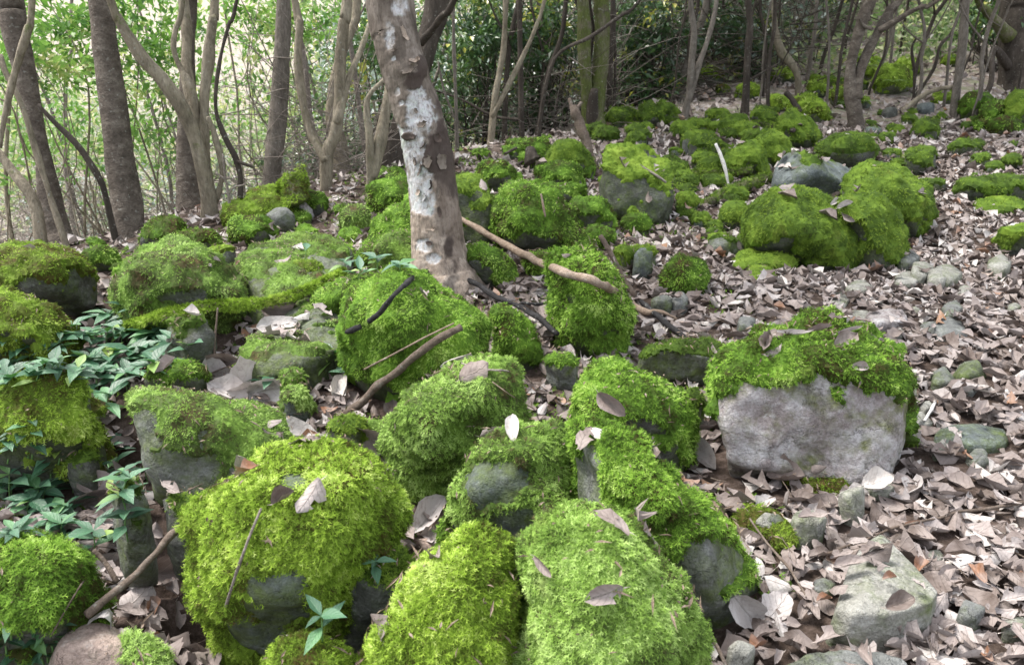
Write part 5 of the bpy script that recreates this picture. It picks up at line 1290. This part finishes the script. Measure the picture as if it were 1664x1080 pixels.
for a in (('pale tan oval leaf lying flat above the olive slab', 450, 538, 66, 25, .86, .3, .2, .5),
          ('cream leaf standing on edge beside the thick cut stick', 553, 642, 58, 80, .93, 1.5, .3, .42),
          ('red brown fan shaped leaf on the pale moss boulder in the centre', 775, 612, 54, 30, .33, -.6, .4, .85),
          ('curled cream leaf above the pale moss boulder in the centre', 735, 582, 60, 8, .945, 2.6, 1.4, .5),
          ('narrow white holed leaf hanging on the boulder with the bluish window', 836, 712, 58, 95, .91, .8, .2, .4),
          ('slim reddish leaf on the brightest bottom cushion', 902, 922, 46, -38, .42, 1.0, .4, .3),
          ('pale grey holed leaf standing in the cleft left of the yellow bottom boulder', 698, 850, 82, 60, .84, 1.2, .5, .5),
          ('thin whitish leaf hanging in the seam between the two bottom moss boulders', 829, 935, 52, 100, .88, 2.2, .3, .35),
          ('pinkish curled leaf on the rounded moss boulder left of the bare pale boulder', 1000, 660, 60, -40, .48, 2.4, 1.0, .45),
          ('big white grey leaf at the top of the yellow green moss boulder', 480, 726, 80, 30, .92, .5, -.4, .8),
          ('small dark folded leaf stuck on the yellow green moss boulder', 470, 820, 40, 35, .2, 3.0, .8, .5),
          ('long pale leaf draped over the right edge of the long moss ridge', 1130, 752, 88, -55, .84, 1.4, .6, .45),
          ('pale curled leaf on the moss cap of the pale boulder', 1290, 556, 58, -12, .82, 1.4, 1.2, .15),
          ('brown crumpled leaf on the moss cap of the pale boulder', 1325, 548, 44, 10, .35, 2.6, 1.4, .2),
          ('light brown leaf at the right end of the leaves on the moss cap', 1372, 545, 44, 14, .72, 2.0, 1.0, .15),
          ('little grey leaf clinging to the front of the moss cap', 1392, 598, 26, -10, .7, 1.0, .2, .6),
          ('dark curled leaf on the left side of the moss cap', 1247, 566, 26, 70, .3, 3.0, .8, .6),
          ('rusty orange leaf leaning on the bluish foot of the big yellow green boulder', 412, 1030, 84, 28, .985, 1.2, .5, .5),
          ('big grey beige leaf in the bottom left hollow', 222, 985, 64, 60, .74, -.5, .3, .8),
          ('shiny brown folded leaf in the bottom left hollow', 265, 935, 100, 10, .22, 1.8, .8, .5),
          ('brown purplish big leaf behind the small herbs above the bottom left hollow', 155, 805, 92, 20, .42, 1.4, .8, .55),
          ('large dry leaf arching over the upright greyish rock', 170, 815, 84, -20, .55, 1.4, 1.0, .5),
          ('brown large leaf below the white grey leaf, right of the square block', 600, 705, 86, -20, .4, 1.0, .6, .55),
          ('upright dark leaf beside the mossy log', 455, 500, 60, -10, .38, 2.0, .8, .7),
          ('white leaf patch behind the mossy log', 352, 540, 46, 15, .92, .6, .2, .6),
          ('chestnut curled leaf in the leaf heap above the square block', 385, 590, 66, 10, .27, 2.6, 1.2, .45),
          ('topmost pale leaf of the heap on the square block', 350, 628, 66, -15, .88, 1.6, .9, .6),
          ('crumpled pale leaf in the middle of the heap on the square block', 400, 640, 70, 20, .86, 1.8, .8, .7),
          ('lowest pale leaf of the heap on the square block', 372, 652, 74, -30, .85, 1.2, 1.0, .6),
          ('large pale leaf at the right of the heap on the square block', 440, 628, 70, 10, .9, .8, .5, .65),
          ('green yellow fading leaf beside the lichen streaked slab', 1485, 868, 30, -30, .97, .8, .4, .5),
          ('dark brown leaf fallen on the lower side of the lichen streaked slab', 1455, 990, 50, 20, .18, 1.0, .5, .6),
          ('pinkish leaf lying on the left part of the lichen streaked slab', 1390, 932, 52, -12, .62, 1.2, .4, .4),
          ('big pale silvery leaf left of the lichen streaked slab', 1262, 1003, 66, 60, .86, .5, .3, .75),
          ('pale crumpled leaf at the lower end of the long moss ridge', 1195, 975, 72, -50, .88, 1.0, .4, .7),
          ('bluish white torn leaf standing behind the pale four sided stone', 1425, 793, 52, 10, .93, .8, .4, .7),
          ('grey leaf with rolled edge at the foot of the pale boulder', 1225, 770, 66, 10, .78, 1.2, .8, .6),
          ('dark leaf with curled white rim at the foot of the pale boulder', 1275, 790, 62, -15, .3, 1.8, 1.2, .6),
          ('grey brown leaf lowest in the heap between the joined moss pair', 1384, 352, 24, -25, .6, 1.6, .8, .4),
          ('whitish leaf left in the heap between the joined moss pair', 1352, 334, 22, 35, .9, 1.2, .8, .4),
          ('crumpled pale leaf beside the joined dark moss pair', 1377, 338, 26, 5, .86, 1.6, .8, .4),
          ('brown leaf on top of the leaf heap between the joined moss pair', 1366, 322, 24, 20, .4, 1.6, .8, .4)):
    fallen(*a, group=G)

# ------------------------------------------------------------------ leafy herbs
def herb_template(L, W, seed, bend):
    rs_ = np.random.default_rng(seed)
    nv, nu = 7, 4
    v = np.linspace(0, 1, nv + 1); u = np.linspace(-1, 1, nu + 1)
    U, Vv = np.meshgrid(u, v)
    w = np.interp(Vv, [0, .08, .25, .42, .65, .85, 1], [.06, .22, .82, 1.0, .74, .32, .01]) * W / 2
    w = w * (1 + .05 * (np.arange(nv + 1) % 2)[:, None] * np.abs(U))
    X = U * w; Y = Vv * L; Z = np.abs(U) * w * .35 - bend * L * Vv ** 2 + rs_.normal(0, .0008, U.shape)
    P = np.stack([X, Y, Z], -1).reshape(-1, 3); k = nu + 1
    i = (np.arange(nv)[:, None] * k + np.arange(nu)[None]).ravel()
    Q = np.stack([i, i + 1, i + k + 1, i + k], 1); uv = np.stack([U, Vv], -1).reshape(-1, 2)
    return mesh_np('herb_leaf', P, [Q], True, None, M['herb'], uv[Q.ravel()])
HT = [herb_template(1.0, rng.uniform(.36, .48), k, rng.uniform(.05, .45)) for k in range(8)]

def herb(px, py, lpx, stem_px, label, tiers=3, group=None, yaw=None, lean=0, n=None):
    """top rosette at pixel (px, py); the stem comes up from the surface stem_px below"""
    p, nrm, d = cast(px + lean, py + stem_px)
    top = at_depth(px, py, d - .01)
    L0 = lpx * d / F
    t = empty('leafy_herb', p, label, 'plant', group)
    mid = (p + top) / 2 + np.array([rng.uniform(-.01, .01), rng.uniform(-.01, .01), 0])
    P = catmull([p - np.array([0, 0, .02]), mid, top], 5)
    V, Fc = tube(P, np.linspace(.0026, .0014, len(P)), 6)
    put('stem', V, Fc, M['herb_stem'], parent=t)
    yaw = rng.uniform(0, 6.28) if yaw is None else yaw
    H = np.linalg.norm(top - p)
    for k in range(tiers):
        f = 1 - k * min(.3, .8 / tiers)
        q = p + (top - p) * f + (mid - (p + top) / 2) * 4 * f * (1 - f)
        for s in range(2 if k else (n or 4)):
            a = yaw + k * 1.6 + s * (np.pi if k or n == 2 else np.pi / 2) + rng.uniform(-.25, .25)
            L = L0 * rng.uniform(.75, 1.1) * (1 if k else (1 if s % 2 == 0 else .62))
            el = rng.uniform(-.15, .5) + (.2 if not k else 0)
            y = np.array([math.cos(a) * math.cos(el), math.sin(a) * math.cos(el), math.sin(el)])
            x = np.cross(y, [0, 0, 1.0]); x /= np.linalg.norm(x); x = x + rng.uniform(-.25, .25) * np.cross(x, y); x /= np.linalg.norm(x); z = np.cross(x, y)
            o = bpy.data.objects.new('leaf', HT[rng.integers(len(HT))]); COL.objects.link(o); o.parent = t
            m4 = Matrix(np.stack([x, y, z], 1).tolist()).to_4x4(); m4.translation = Vector(q - p)
            o.matrix_basis = m4 @ Matrix.Scale(L, 4)
    HERBS.append((t, px, py))
    return t
HERBS = []
PATCH = 'blue green leafed herb in the dense patch between the two left edge boulders'
for (px, py) in [(30, 560), (62, 548), (95, 562), (135, 552), (168, 545), (205, 535), (238, 545), (20, 590), (55, 600), (88, 588), (118, 604), (150, 585), (185, 575), (215, 568), (250, 572), (75, 575), (130, 575), (40, 575), (165, 608), (195, 600), (8, 545), (110, 540), (225, 505), (190, 512), (260, 530), (150, 520), (240, 590), (5, 610), (270, 555)]:
    for _k in range(3): herb(px + rng.uniform(-16, 16), py + rng.uniform(-10, 10), rng.uniform(30, 52), rng.uniform(14, 34), PATCH, 2, group='leafy herbs in the patch at the left')
for _k in range(26):
    _x, _y = [(rng.uniform(0, 120), rng.uniform(680, 860)), (rng.uniform(60, 215), rng.uniform(700, 880)), (rng.uniform(0, 90), rng.uniform(970, 1060))][_k % 3]
    herb(_x, _y, rng.uniform(38, 56), rng.uniform(20, 40), 'dark green herb among the others in the lower left, over wet dead leaves', 3, group='leafy herbs in the lower left')
for a in ((133, 478, 42, 38, 'herb with long pale leaves standing apart in front of the dark left gap', 2),
          (176, 640, 48, 46, 'herb hanging over the black hole left of the square block, its broad leaf lit blue', 3),
          (182, 725, 40, 38, 'herb low in the black hole left of the square block', 3),
          (242, 752, 40, 30, 'herb against the lower left corner of the square block', 2),
          (200, 765, 36, 24, 'herb just under the black hole left of the square block', 2),
          (50, 690, 62, 46, 'herb with pointed leaves in front of the bright topped left boulder', 2),
          (10, 700, 52, 44, 'herb cut by the left edge below the bright topped boulder', 3),
          (62, 795, 52, 34, 'herb with broad opposite leaves above the feathery corner boulder', 3),
          (15, 770, 60, 50, 'large leaved herb cut by the left edge at mid height of the lower left', 3),
          (105, 820, 46, 34, 'herb between the broad leaved one and the upright greyish rock', 3),
          (152, 862, 58, 40, 'bright green fresh herb hanging left of the upright greyish rock', 3),
          (20, 860, 46, 30, 'herb at the left edge on top of the feathery corner boulder', 2),
          (36, 1040, 56, 34, 'herb in the bottom left corner', 3),
          (78, 1035, 44, 30, 'herb left of the smooth pinkish stone', 2),
          (15, 1000, 40, 26, 'small herb at the left edge under the feathery corner boulder', 2),
          (308, 562, 50, 26, 'herb with spread star of leaves in front of the dark rock under the log', 2),
          (440, 612, 44, 34, 'small herb rising from the pale leaf heap', 2),
          (540, 575, 44, 36, 'herb beside the burnt black stub', 2),
          (556, 605, 34, 24, 'little dark green herb under the one by the burnt stub', 1),
          (610, 912, 40, 30, 'small bright herb in the dark hollow left of the yellow bottom boulder', 2),
          (522, 1000, 50, 50, 'bright upright herb in front of the rusty orange leaf', 2),
          (560, 425, 36, 24, 'pale blue herb left of the main trunk, leftmost of four', 2),
          (585, 440, 36, 22, 'pale blue herb left of the main trunk, second of four', 2),
          (612, 420, 38, 26, 'pale blue herb left of the main trunk, third of four', 2),
          (648, 430, 40, 18, 'pale blue herb touching the foot of the main trunk', 2),
          (826, 448, 20, 10, 'tiny herb between the burnt branch and the low moss rock', 1),
          (498, 405, 34, 22, 'single rounded leaf seedling on the sloping grey green boulder', 1)):
    herb(*a[:5], tiers=a[5], n=2 if 'seedling' in a[4] else None)

# fine debris on the litter: broken twigs and leaf stalks
parts = []; rs = np.random.default_rng(12)
for k in range(900):
    i = rs.integers(len(LP))
    if d_[i] > 9: continue
    a = rs.uniform(0, 6.28); l = rs.uniform(.03, .16) * rs.uniform(.5, 1.3)
    dv = np.array([math.cos(a), math.sin(a), rs.uniform(-.1, .35)]) * l
    P = catmull([LP[i] + LNn[i] * .025, LP[i] + LNn[i] * .03 + dv * .5 + rs.normal(0, .006, 3), LP[i] + LNn[i] * .03 + dv], 2)
    parts.append(tube(P, np.linspace(rs.uniform(.0012, .0032), .001, len(P)), 4, False))
V, Fc = join(parts)
put('twig_debris', V, Fc, M['stick_brown'], origin=(0, 0, 0), kind='stuff', label='fine broken twigs and stalks on the dead leaves')

# tiny brown bits caught in the moss
rs = np.random.default_rng(21); PP, AA = [], []
for o_, V_, F_, m_, N_ in ROCKS:
    if m_.max() < .5: continue
    dd_ = np.linalg.norm(V_.mean(0) - EYE)
    if dd_ > 5: continue
    ok = np.where((m_ > .6) & (N_[:, 2] > .25))[0]
    if len(ok) < 5: continue
    for i in rs.choice(ok, min(len(ok), int(10 + 60 * np.ptp(V_[:, 0]) * np.ptp(V_[:, 2]) / .15))):
        PP.append(V_[i] + N_[i] * rs.uniform(.022, .034)); t_ = rs.normal(size=3); AA.append(t_ - (t_ @ N_[i]) * N_[i] * .7)
PP, AA = np.array(PP), np.array(AA)
L_ = rs.uniform(.006, .022, len(PP)) * rs.choice([1, 1, 2.2], len(PP))
V, Fc = kites(PP, AA, L_, np.minimum(L_ * .22, .003), rs)
put('moss_debris', V, [Fc], M['stick_pale'], origin=(0, 0, 0), smooth=False, kind='stuff', label='tiny brown bits and needles caught in the moss')

# moss creeping over the soil between the stones
rs = np.random.default_rng(31); PP, NN = [], []
for _ in range(42000):
    y = rs.uniform(1.2, 8.5) ** 1.0; x = rs.uniform(-.68 * y - .3, .22 * y + .35)
    q = np.array([x, y, 0.0])
    if fbm(q[None], 2.6, 3, 40)[0] < .02: continue
    h = BVH.ray_cast(Vector((x, y, 6)), Vector((0, 0, -1)))
    if h[0] is None or int(OWN[h[2]]) >= 0: continue
    PP.append(h[0][:]); NN.append(h[1][:])
PP, NN = np.array(PP), np.array(NN); NN = NN * np.sign(NN[:, 2:3])
dd_ = (PP - EYE) @ FWD
PP = PP + NN * rs.uniform(.0, .022, (len(PP), 1))
FV = frond_mesh(PP, NN, np.maximum(.022, 6 / F * dd_) * rs.uniform(.7, 1.6, len(PP)), rs)
put('ground_moss', FV, [np.arange(len(FV)).reshape(-1, 3)], M['moss'], origin=(0, 0, 0), smooth=False, kind='stuff', label='green moss creeping over the soil between the boulders',
    attrs={'tint': ('FACE', np.repeat(np.clip(.5 + .3 * fbm(PP, 5, 2, 9) + rs.normal(0, .12, len(PP)), 0, 1), 5))})
print('ground moss', len(PP))
# ------------------------------------------------------------------ woodland behind the boulder field
def shrub(name, label, box, Y, n, size, mat, tint=(0, 1), thick=1.0, clumps=40, twigs=14, cat='shrub', bark='bark_dark', group=None, lift=0, sub=False):
    x0, y0, x1, y1 = box
    a = at_y(x0, y1, Y); b = at_y(x1, y0, Y); c = (a + b) / 2
    rad = np.array([(b[0] - a[0]) / 2 * 1.05, thick, (b[2] - a[2]) / 2 * 1.05])
    g = float(h_real(c[0], Y))
    rs = np.random.default_rng(hash_s(label) % 99991)
    base = np.array([c[0], Y, g])
    t = empty(name, base, label, cat, group)
    _, cc = foliage('foliage', c, rad, n, size, mat, t, rs, clumps=clumps, tint=tint)
    parts = []
    for k in range(twigs):
        q = cc[rs.integers(len(cc))]
        b0 = base + rs.normal(size=3) * np.array([.25 * rad[0], .2, 0]) - np.array([0, 0, .05])
        m1 = b0 * .6 + q * .4 + rs.normal(size=3) * .3 * rad; m2 = b0 * .25 + q * .75 + rs.normal(size=3) * .25 * rad
        P = catmull([b0, m1, m2, q], 4)
        parts.append(tube(P, np.linspace(rs.uniform(.008, .02), .003, len(P)), 5))
    V, Fc = join(parts)
    put('branches', V, Fc, M[bark], parent=t, kind='stuff')
    return t

LB = [((-30, -10, 170, 150), 7.2, 2600, 'bright fresh green shrub crown at the top left corner'),
      ((100, -20, 330, 120), 8.0, 2600, 'bright green leafy shrub between the two dark left trunks at the top'),
      ((-20, 150, 160, 330), 8.2, 1500, 'loose green shrub behind the far left leaning trunk'),
      ((215, 60, 330, 260), 8.4, 1300, 'light green shrub filling the gap left of the brown straight trunk'),
      ((60, 130, 240, 270), 9.0, 1300, 'thin leaved green shrub low between the two dark left trunks'),
      ((350, -20, 560, 100), 9.0, 1700, 'green shrub high between the algae green trunk and the forked tan tree'),
      ((370, 90, 520, 230), 9.6, 1200, 'sparse green shrub around the algae green trunk')]
for box, Y, n, lab in LB:
    shrub('leafy_shrub', lab, box, Y, int(n * (.55 if box[1] < 80 else .3)), .085, 'leaf_bright', (.1, .95), .7, 30, 7, bark='bark_pale', group='bright shrubs at the left')
LD = [((455, 170, 640, 330), 10.2, 2200, 'dark leaved shrub behind the forked tan tree'),
      ((560, 20, 700, 200), 10.5, 2200, 'dark glossy shrub left behind the main trunk'),
      ((690, -10, 850, 130), 11.0, 3600, 'dark shrub crown at the top, right of the main trunk'),
      ((700, 110, 830, 240), 11.5, 2000, 'dark shrub with yellow leaf specks behind the pale slim forked tree'),
      ((820, -10, 960, 120), 11.5, 3000, 'dark shrub at the top left of the mossy double trunk'),
      ((820, 100, 950, 230), 11.8, 2000, 'dark low shrub behind the curved dark stem'),
      ((960, -10, 1110, 110), 12.5, 3200, 'dark shrub crown at the top right of the mossy double trunk'),
      ((970, 80, 1090, 180), 12.5, 1800, 'dark low shrub left of the squat moss boulder'),
      ((1090, -10, 1260, 100), 13.5, 3000, 'very dark evergreen shrub above the twin grey stems'),
      ((1110, 80, 1260, 170), 13.5, 1800, 'dim shrub between the twin grey stems and the pale curved tree'),
      ((1240, -10, 1390, 60), 15.5, 1800, 'dark hanging foliage left of the forked brown tree'),
      ((1580, -20, 1680, 60), 13.0, 1800, 'dark foliage around the massive trunk in the top right corner')]
for box, Y, n, lab in LD:
    shrub('evergreen_shrub', lab, box, Y - .6, int(n * .75), .095, 'leaf_dark', (.15, 1.0), .9, 34, 14, group='dark shrubs in the woodland')
LPq = [((1400, 60, 1530, 140), 14.0, 1400, 'pale green low growth on the bright upper slope'),
       ((1330, 20, 1400, 110), 16, 900, 'pale leafed bush left of the forked brown tree'),
       ((1480, -10, 1640, 60), 16, 1300, 'pale bush at the top between the slim brown stem and the massive trunk'),
       ((600, 190, 800, 300), 12.5, 1300, 'pale low brush behind the tall bright moss boulder')]
for box, Y, n, lab in LPq:
    shrub('pale_shrub', lab, box, Y, n, .09, 'leaf_pale', (.1, .8), .8, 30, 10, bark='twig')

# saplings: thin stems, one thing each
REG = [(0, 150, 4, 'thin sapling in the bright brush at the far left'), (230, 600, 5, 'thin sapling in the brush between the left trunks and the forked tan tree'), (560, 700, 7, 'thin sapling left behind the main trunk'),
       (735, 950, 26, 'thin dark sapling between the main trunk and the mossy double trunk'), (990, 1260, 28, 'thin dark sapling in the dim wood above the squat moss boulder'),
       (1260, 1480, 22, 'thin bare sapling around the forked brown tree'), (1480, 1664, 16, 'thin bare sapling near the top right corner')]
SAPS = []
for x0, x1, n, lab in REG:
    for k in range(n):
        px = x0 + (x1 - x0) * (k + random.random()) / n
        X0 = (px - 832) / F
        Y = random.uniform(9.5, 17) if px > 700 else random.uniform(8, 13)
        x = X0 * Y; g = float(h_real(x, Y)); 
        H = random.uniform(2.6, 4.2) + (2.2 if px < 700 else 0)
        lean = random.choice([random.uniform(-.25, .25), random.uniform(-.9, .9)])
        pts = np.array([[x, Y, g - .1], [x + lean * .3 + random.uniform(-.1, .1), Y, g + H * .3], [x + lean + random.uniform(-.15, .15), Y + random.uniform(-.2, .2), g + H * .65], [x + lean * 2.2, Y + random.uniform(-.4, .4), g + H]])
        r0 = random.uniform(.012, .034)
        P, rr = smooth_stem(pts, np.array([r0, r0 * .85, r0 * .65, r0 * .3]), 5, .05, k)
        t = empty('sapling', pts[0] + [0, 0, .1], lab, 'sapling', lab.replace('sapling', 'saplings'))
        SAPS.append((t, px, lab))
        mt = random.choice(['bark_dark', 'bark_grey', 'bark_dark', 'bark_grey'] if px > 700 else ['bark_pale', 'bark_grey', 'twig'])
        V, Fc = tube(P, rr, 6, True, .06, k); put('trunk', V, Fc, M[mt], parent=t)
        for b in range(random.randint(2, 4)):
            i = random.randint(5, len(P) - 3); dr = np.array([random.choice([-1, 1]) * random.uniform(.3, 1), random.uniform(-.5, .5), random.uniform(.2, .9)])
            q = catmull([P[i], P[i] + dr * .3, P[i] + dr * .55 + [0, 0, .1], P[i] + dr * random.uniform(.8, 1.2) + [0, 0, .3]], 3)
            V, Fc = tube(q, np.linspace(rr[i] * .6, .003, len(q)), 5); put('limb', V, Fc, M[mt], parent=t)

# tangled fine twigs
def thicket(name, label, spots, n, L, mat, r=(.002, .006), zmax=1.6):
    parts = []; rs = np.random.default_rng(hash_s(label) % 999)
    for k in range(n):
        x0, x1, y0, y1 = spots[rs.integers(len(spots))]
        Y = rs.uniform(y0, y1); x = (rs.uniform(x0, x1) - 832) / F * Y
        g = float(h_real(x, Y)); p = np.array([x, Y, g + rs.uniform(0, zmax) * rs.random()])
        d = rs.normal(size=3); d[2] = abs(d[2]) * .7 - .1; d /= np.linalg.norm(d)
        l = L * rs.uniform(.5, 1.5); c = rs.normal(size=3) * .25
        P = np.array([p, p + d * l * .35 + c * l * .2, p + d * l * .7 + c * l * .1, p + d * l - c * l * .3])
        rr = rs.uniform(*r)
        V, Fc = tube(P, np.linspace(rr, rr * .35, len(P)), 3, False); parts.append((V, Fc))
    V, Fc = join(parts)
    return put(name, V, Fc, M[mat], origin=(0, 0, 0), kind='stuff', label=label)
thicket('brush_thicket', 'tangle of pale bare twigs behind the left trunks', [(-40, 620, 7.2, 12)], 5000, .8, 'twig', (.002, .007), 1.7)
thicket('brush_thicket', 'tangle of grey bare twigs behind the boulder field', [(560, 1000, 9.8, 14), (950, 1300, 12, 16)], 3200, 1.0, 'twig', (.0025, .007), 2.2)
thicket('brush_thicket', 'tangle of fine twigs on the upper right slope', [(1240, 1664, 14, 22)], 2000, 1.1, 'twig', (.0035, .009), 2.8)
thicket('dark_twigs', 'dark twig tangle in the dim centre of the wood', [(700, 1300, 11, 15)], 900, 1.2, 'bark_dark', (.003, .012), 2.6)

# far leaf masses on the opposite bank
def leafmass(label, spots, n, size, mat, tint, hz):
    rs = np.random.default_rng(hash_s(label) % 999)
    ncl = n // 60
    s = np.array(spots, float)[rs.integers(len(spots), size=ncl)]
    Y = rs.uniform(s[:, 2], s[:, 3]); X = (rs.uniform(s[:, 0], s[:, 1]) - 832) / F * Y
    Z = h_real(X, Y) + rs.random(ncl) ** 1.3 * hz
    k = rs.integers(0, ncl, n); sz = .35 * (Y[k] / 14)
    P = np.stack([X[k], Y[k], Z[k]], 1) + rs.normal(size=(n, 3)) * sz[:, None] * [1, 1, .55]
    L = size * rs.uniform(.6, 1.4, n) * (Y[k] / 16) ** .6
    V, Fc = kites(P, rs.normal(size=(n, 3)) + [0, 0, -.3], L, L * .3, rs)
    ct = rs.uniform(tint[0], tint[1], ncl)[k] + rs.normal(0, .1, n); ct = np.clip(ct, 0, 1)
    return put('distant_undergrowth', V, [Fc], M[mat], origin=(0, 0, 0), smooth=False, attrs={'tint': ('FACE', np.concatenate([ct, ct]))}, kind='stuff', label=label)
leafmass('light green undergrowth on the far bank at the left', [(-60, 640, 13, 26)], 15000, .12, 'leaf_pale', (.3, 1), 1.5)
leafmass('grey blue leaves low on the far bank behind the left trunks', [(60, 620, 8.5, 14), (180, 520, 8, 11)], 13000, .09, 'leaf_grey', (.1, .95), 1.1)
leafmass('bluish glinting leaves deep in the wood', [(560, 1300, 12.5, 18)], 22000, .11, 'leaf_grey', (.1, 1.0), 3.4)
leafmass('low green growth over the upper right slope', [(1180, 1700, 12.5, 24)], 16000, .12, 'leaf_pale', (.0, .7), .7)
leafmass('dark leaf mass of the wood beyond the boulders', [(560, 1320, 14, 24)], 15000, .14, 'leaf_dark', (.3, 1.0), 4.0)
leafmass('mixed light leaf mass of the far wood', [(500, 1700, 20, 34)], 24000, .2, 'leaf_pale', (.0, .9), 7.0)
leafmass('bright leaf canopy hanging at the upper left', [(-60, 620, 12, 20)], 2500, .12, 'leaf_bright', (.3, 1), 4.0)

# ferns on the upper slope
def fern(px, py, spx, label):
    p, n, d = cast(px, py)
    t = empty('fern', p, label, 'fern', 'pale ferns on the upper slope')
    L = spx * d / F
    for k in range(9):
        a = k / 9 * 6.28 + rng.uniform(-.2, .2)
        dv = np.array([math.cos(a), math.sin(a), 0])
        s = np.linspace(0, 1, 9)
        A = p + dv * (s * L)[:, None] + np.array([0, 0, 1]) * (L * (.9 * s - .95 * s ** 2))[:, None]
        sd_ = np.array([-dv[1], dv[0], 0]); V = []; F_ = []
        for i in range(1, 9):
            w = L * .28 * (1 - s[i]) ** .7 + .004
            for sg in (-1, 1):
                b = len(V); V += [A[i] - dv * .02 * L * 2, A[i] + dv * .02 * L * 2, A[i] + sd_ * sg * w + dv * w * .35 - [0, 0, w * .15]]; F_.append((b, b + 1, b + 2))
        F_ = np.array(F_)
        put('frond', np.array(V), [F_], M['leaf_pale'], parent=t, smooth=False, attrs={'tint': ('FACE', np.full(len(F_), .35))})
for a in ((1405, 168, 26, 'pale fern between the forked brown tree and the yellow boulder'), (1372, 170, 24, 'fern left of the forked brown tree foot'), (1500, 118, 30, 'fern above the pale blue rounded stone'), (1450, 135, 26, 'fern right of the yellow boulder up the slope'), (1530, 95, 28, 'highest fern beside the slim brown stem'), (1345, 185, 22, 'fern beside the long yellow moss boulder')):
    fern(*a)
# ------------------------------------------------------------------ labels for the look-alikes: which landmark each stands by, then its place in the row
LAND = [(1069, 184, 'squat dark boulder'), (1173, 268, 'white stick'), (1035, 295, 'tall angular block'), (880, 355, 'large moss dome'), (912, 250, 'steep dark boulder'), (948, 225, 'leaning snag'),
        (1295, 205, 'green moss pyramid'), (1390, 190, 'forked brown tree'), (1300, 365, 'joined dark moss pair'), (1320, 275, 'bluish humped rock'), (1504, 206, 'angular rock up right'), (1600, 305, 'long low dark boulder'),
        (1620, 180, 'bright moss bank'), (1450, 125, 'bright yellow boulder'), (1110, 435, 'pyramid shaped moss rock'), (955, 470, 'shaggy boulder'), (715, 420, 'main trunk'), (470, 425, 'sloping grey green boulder'),
        (290, 450, 'broad pointed mound'), (1320, 640, 'pale boulder'), (1450, 935, 'lichen streaked slab'), (740, 670, 'centre moss boulder'), (345, 720, 'square edged block'), (1500, 258, 'dark blocky rock'), (610, 360, 'thin pinkish bent stem'),
        (1250, 420, 'low moss mat rock'), (1110, 570, 'long stone with green film'), (1640, 380, 'moss rock at the right edge'), (1578, 705, 'half buried slab'), (530, 330, 'pale forked trunk'), (1240, 245, 'lower green moss wedge'), (1370, 240, 'very dark half dome')]
ORD = ['leftmost', 'second from left', 'third from left', 'fourth from left', 'fifth from left', 'sixth from left', 'seventh from left', 'eighth from left', 'ninth from left', 'tenth from left', 'eleventh from left', 'twelfth from left']
def relabel(items, word_of, land=LAND, xw=1.0, yw=1.6, fmt='{} {} the {}'):
    by = {}
    for o, x, y, base in items:
        lx, ly, nm = min(land, key=lambda q: (q[0] - x) ** 2 * xw + (q[1] - y) ** 2 * yw)
        dx, dy = x - lx, (y - ly) * 1.5
        rel = ('right of' if dx > 0 else 'left of') if abs(dx) > abs(dy) else ('in front of' if dy > 0 else 'behind')
        by.setdefault(fmt.format(base, rel, nm), []).append((x, o))
    for lab, L in by.items():
        L.sort(key=lambda q: q[0])
        for i, (x, o) in enumerate(L):
            o['label'] = lab if len(L) == 1 else ORD[min(i, 11)] + ' ' + lab
relabel([(o, x, y, b) for o, x, y, b in FILLED], None)
HL = [(20, 560, 'left edge'), (95, 560, 'olive slope boulder'), (175, 560, 'broad pointed mound'), (250, 545, 'mossy log'), (60, 690, 'bright topped left boulder'), (185, 760, 'square edged block'), (130, 860, 'upright greyish rock'), (40, 860, 'feathery corner boulder'), (60, 1020, 'smooth pinkish stone'), (20, 780, 'lower left edge'), (220, 505, 'pale mound foot'), (120, 620, 'rounded dark sided boulder')]
TONE = ['blue green', 'dark green', 'broad leaved', 'narrow leaved']
relabel([(o, x, y, 'leafy herb near') for o, x, y in HERBS if o.get('group')], None, HL, fmt='{0} the {2}')
for o, x, y in HERBS:
    if not o.get('group'): continue
ROWS = {}
for o, x, y in HERBS:
    if o.get('group'):
        b = o['label'].split('leafy herb near the ')[1]
        ROWS.setdefault(b, []).append((y, x, o))
for b, L in ROWS.items():
    L.sort(key=lambda q: q[0]); n3 = max(1, math.ceil(len(L) / 3))
    for r in range(0, len(L), n3):
        row = sorted(L[r:r + n3], key=lambda q: q[1]); nm = ['back', 'middle', 'front'][min(2, r // n3)]
        for i, (y, x, o) in enumerate(row): o['label'] = f'{ORD[min(i, 11)]} leafy green herb in the {nm} row near the {b}'
TL = [(100, 0, 'far left leaning trunk'), (210, 0, 'ridged dark trunk'), (330, 0, 'pale multi stemmed tree'), (440, 0, 'algae green trunk'), (545, 0, 'pale forked tree'), (605, 0, 'pinkish bent stem'), (690, 0, 'main trunk'), (800, 0, 'pale slim forked tree'), (870, 0, 'curved dark stem'),
      (965, 0, 'mossy double trunk'), (1060, 0, 'hollow trunk'), (1125, 0, 'twin grey stems'), (1212, 0, 'dark upright stem'), (1285, 0, 'pale s shaped tree'), (1390, 0, 'forked brown tree'), (1555, 0, 'slim brown stem'), (1645, 0, 'massive corner trunk')]
relabel([(o, x, 0, 'thin woodland sapling') for o, x, l in SAPS], None, TL)
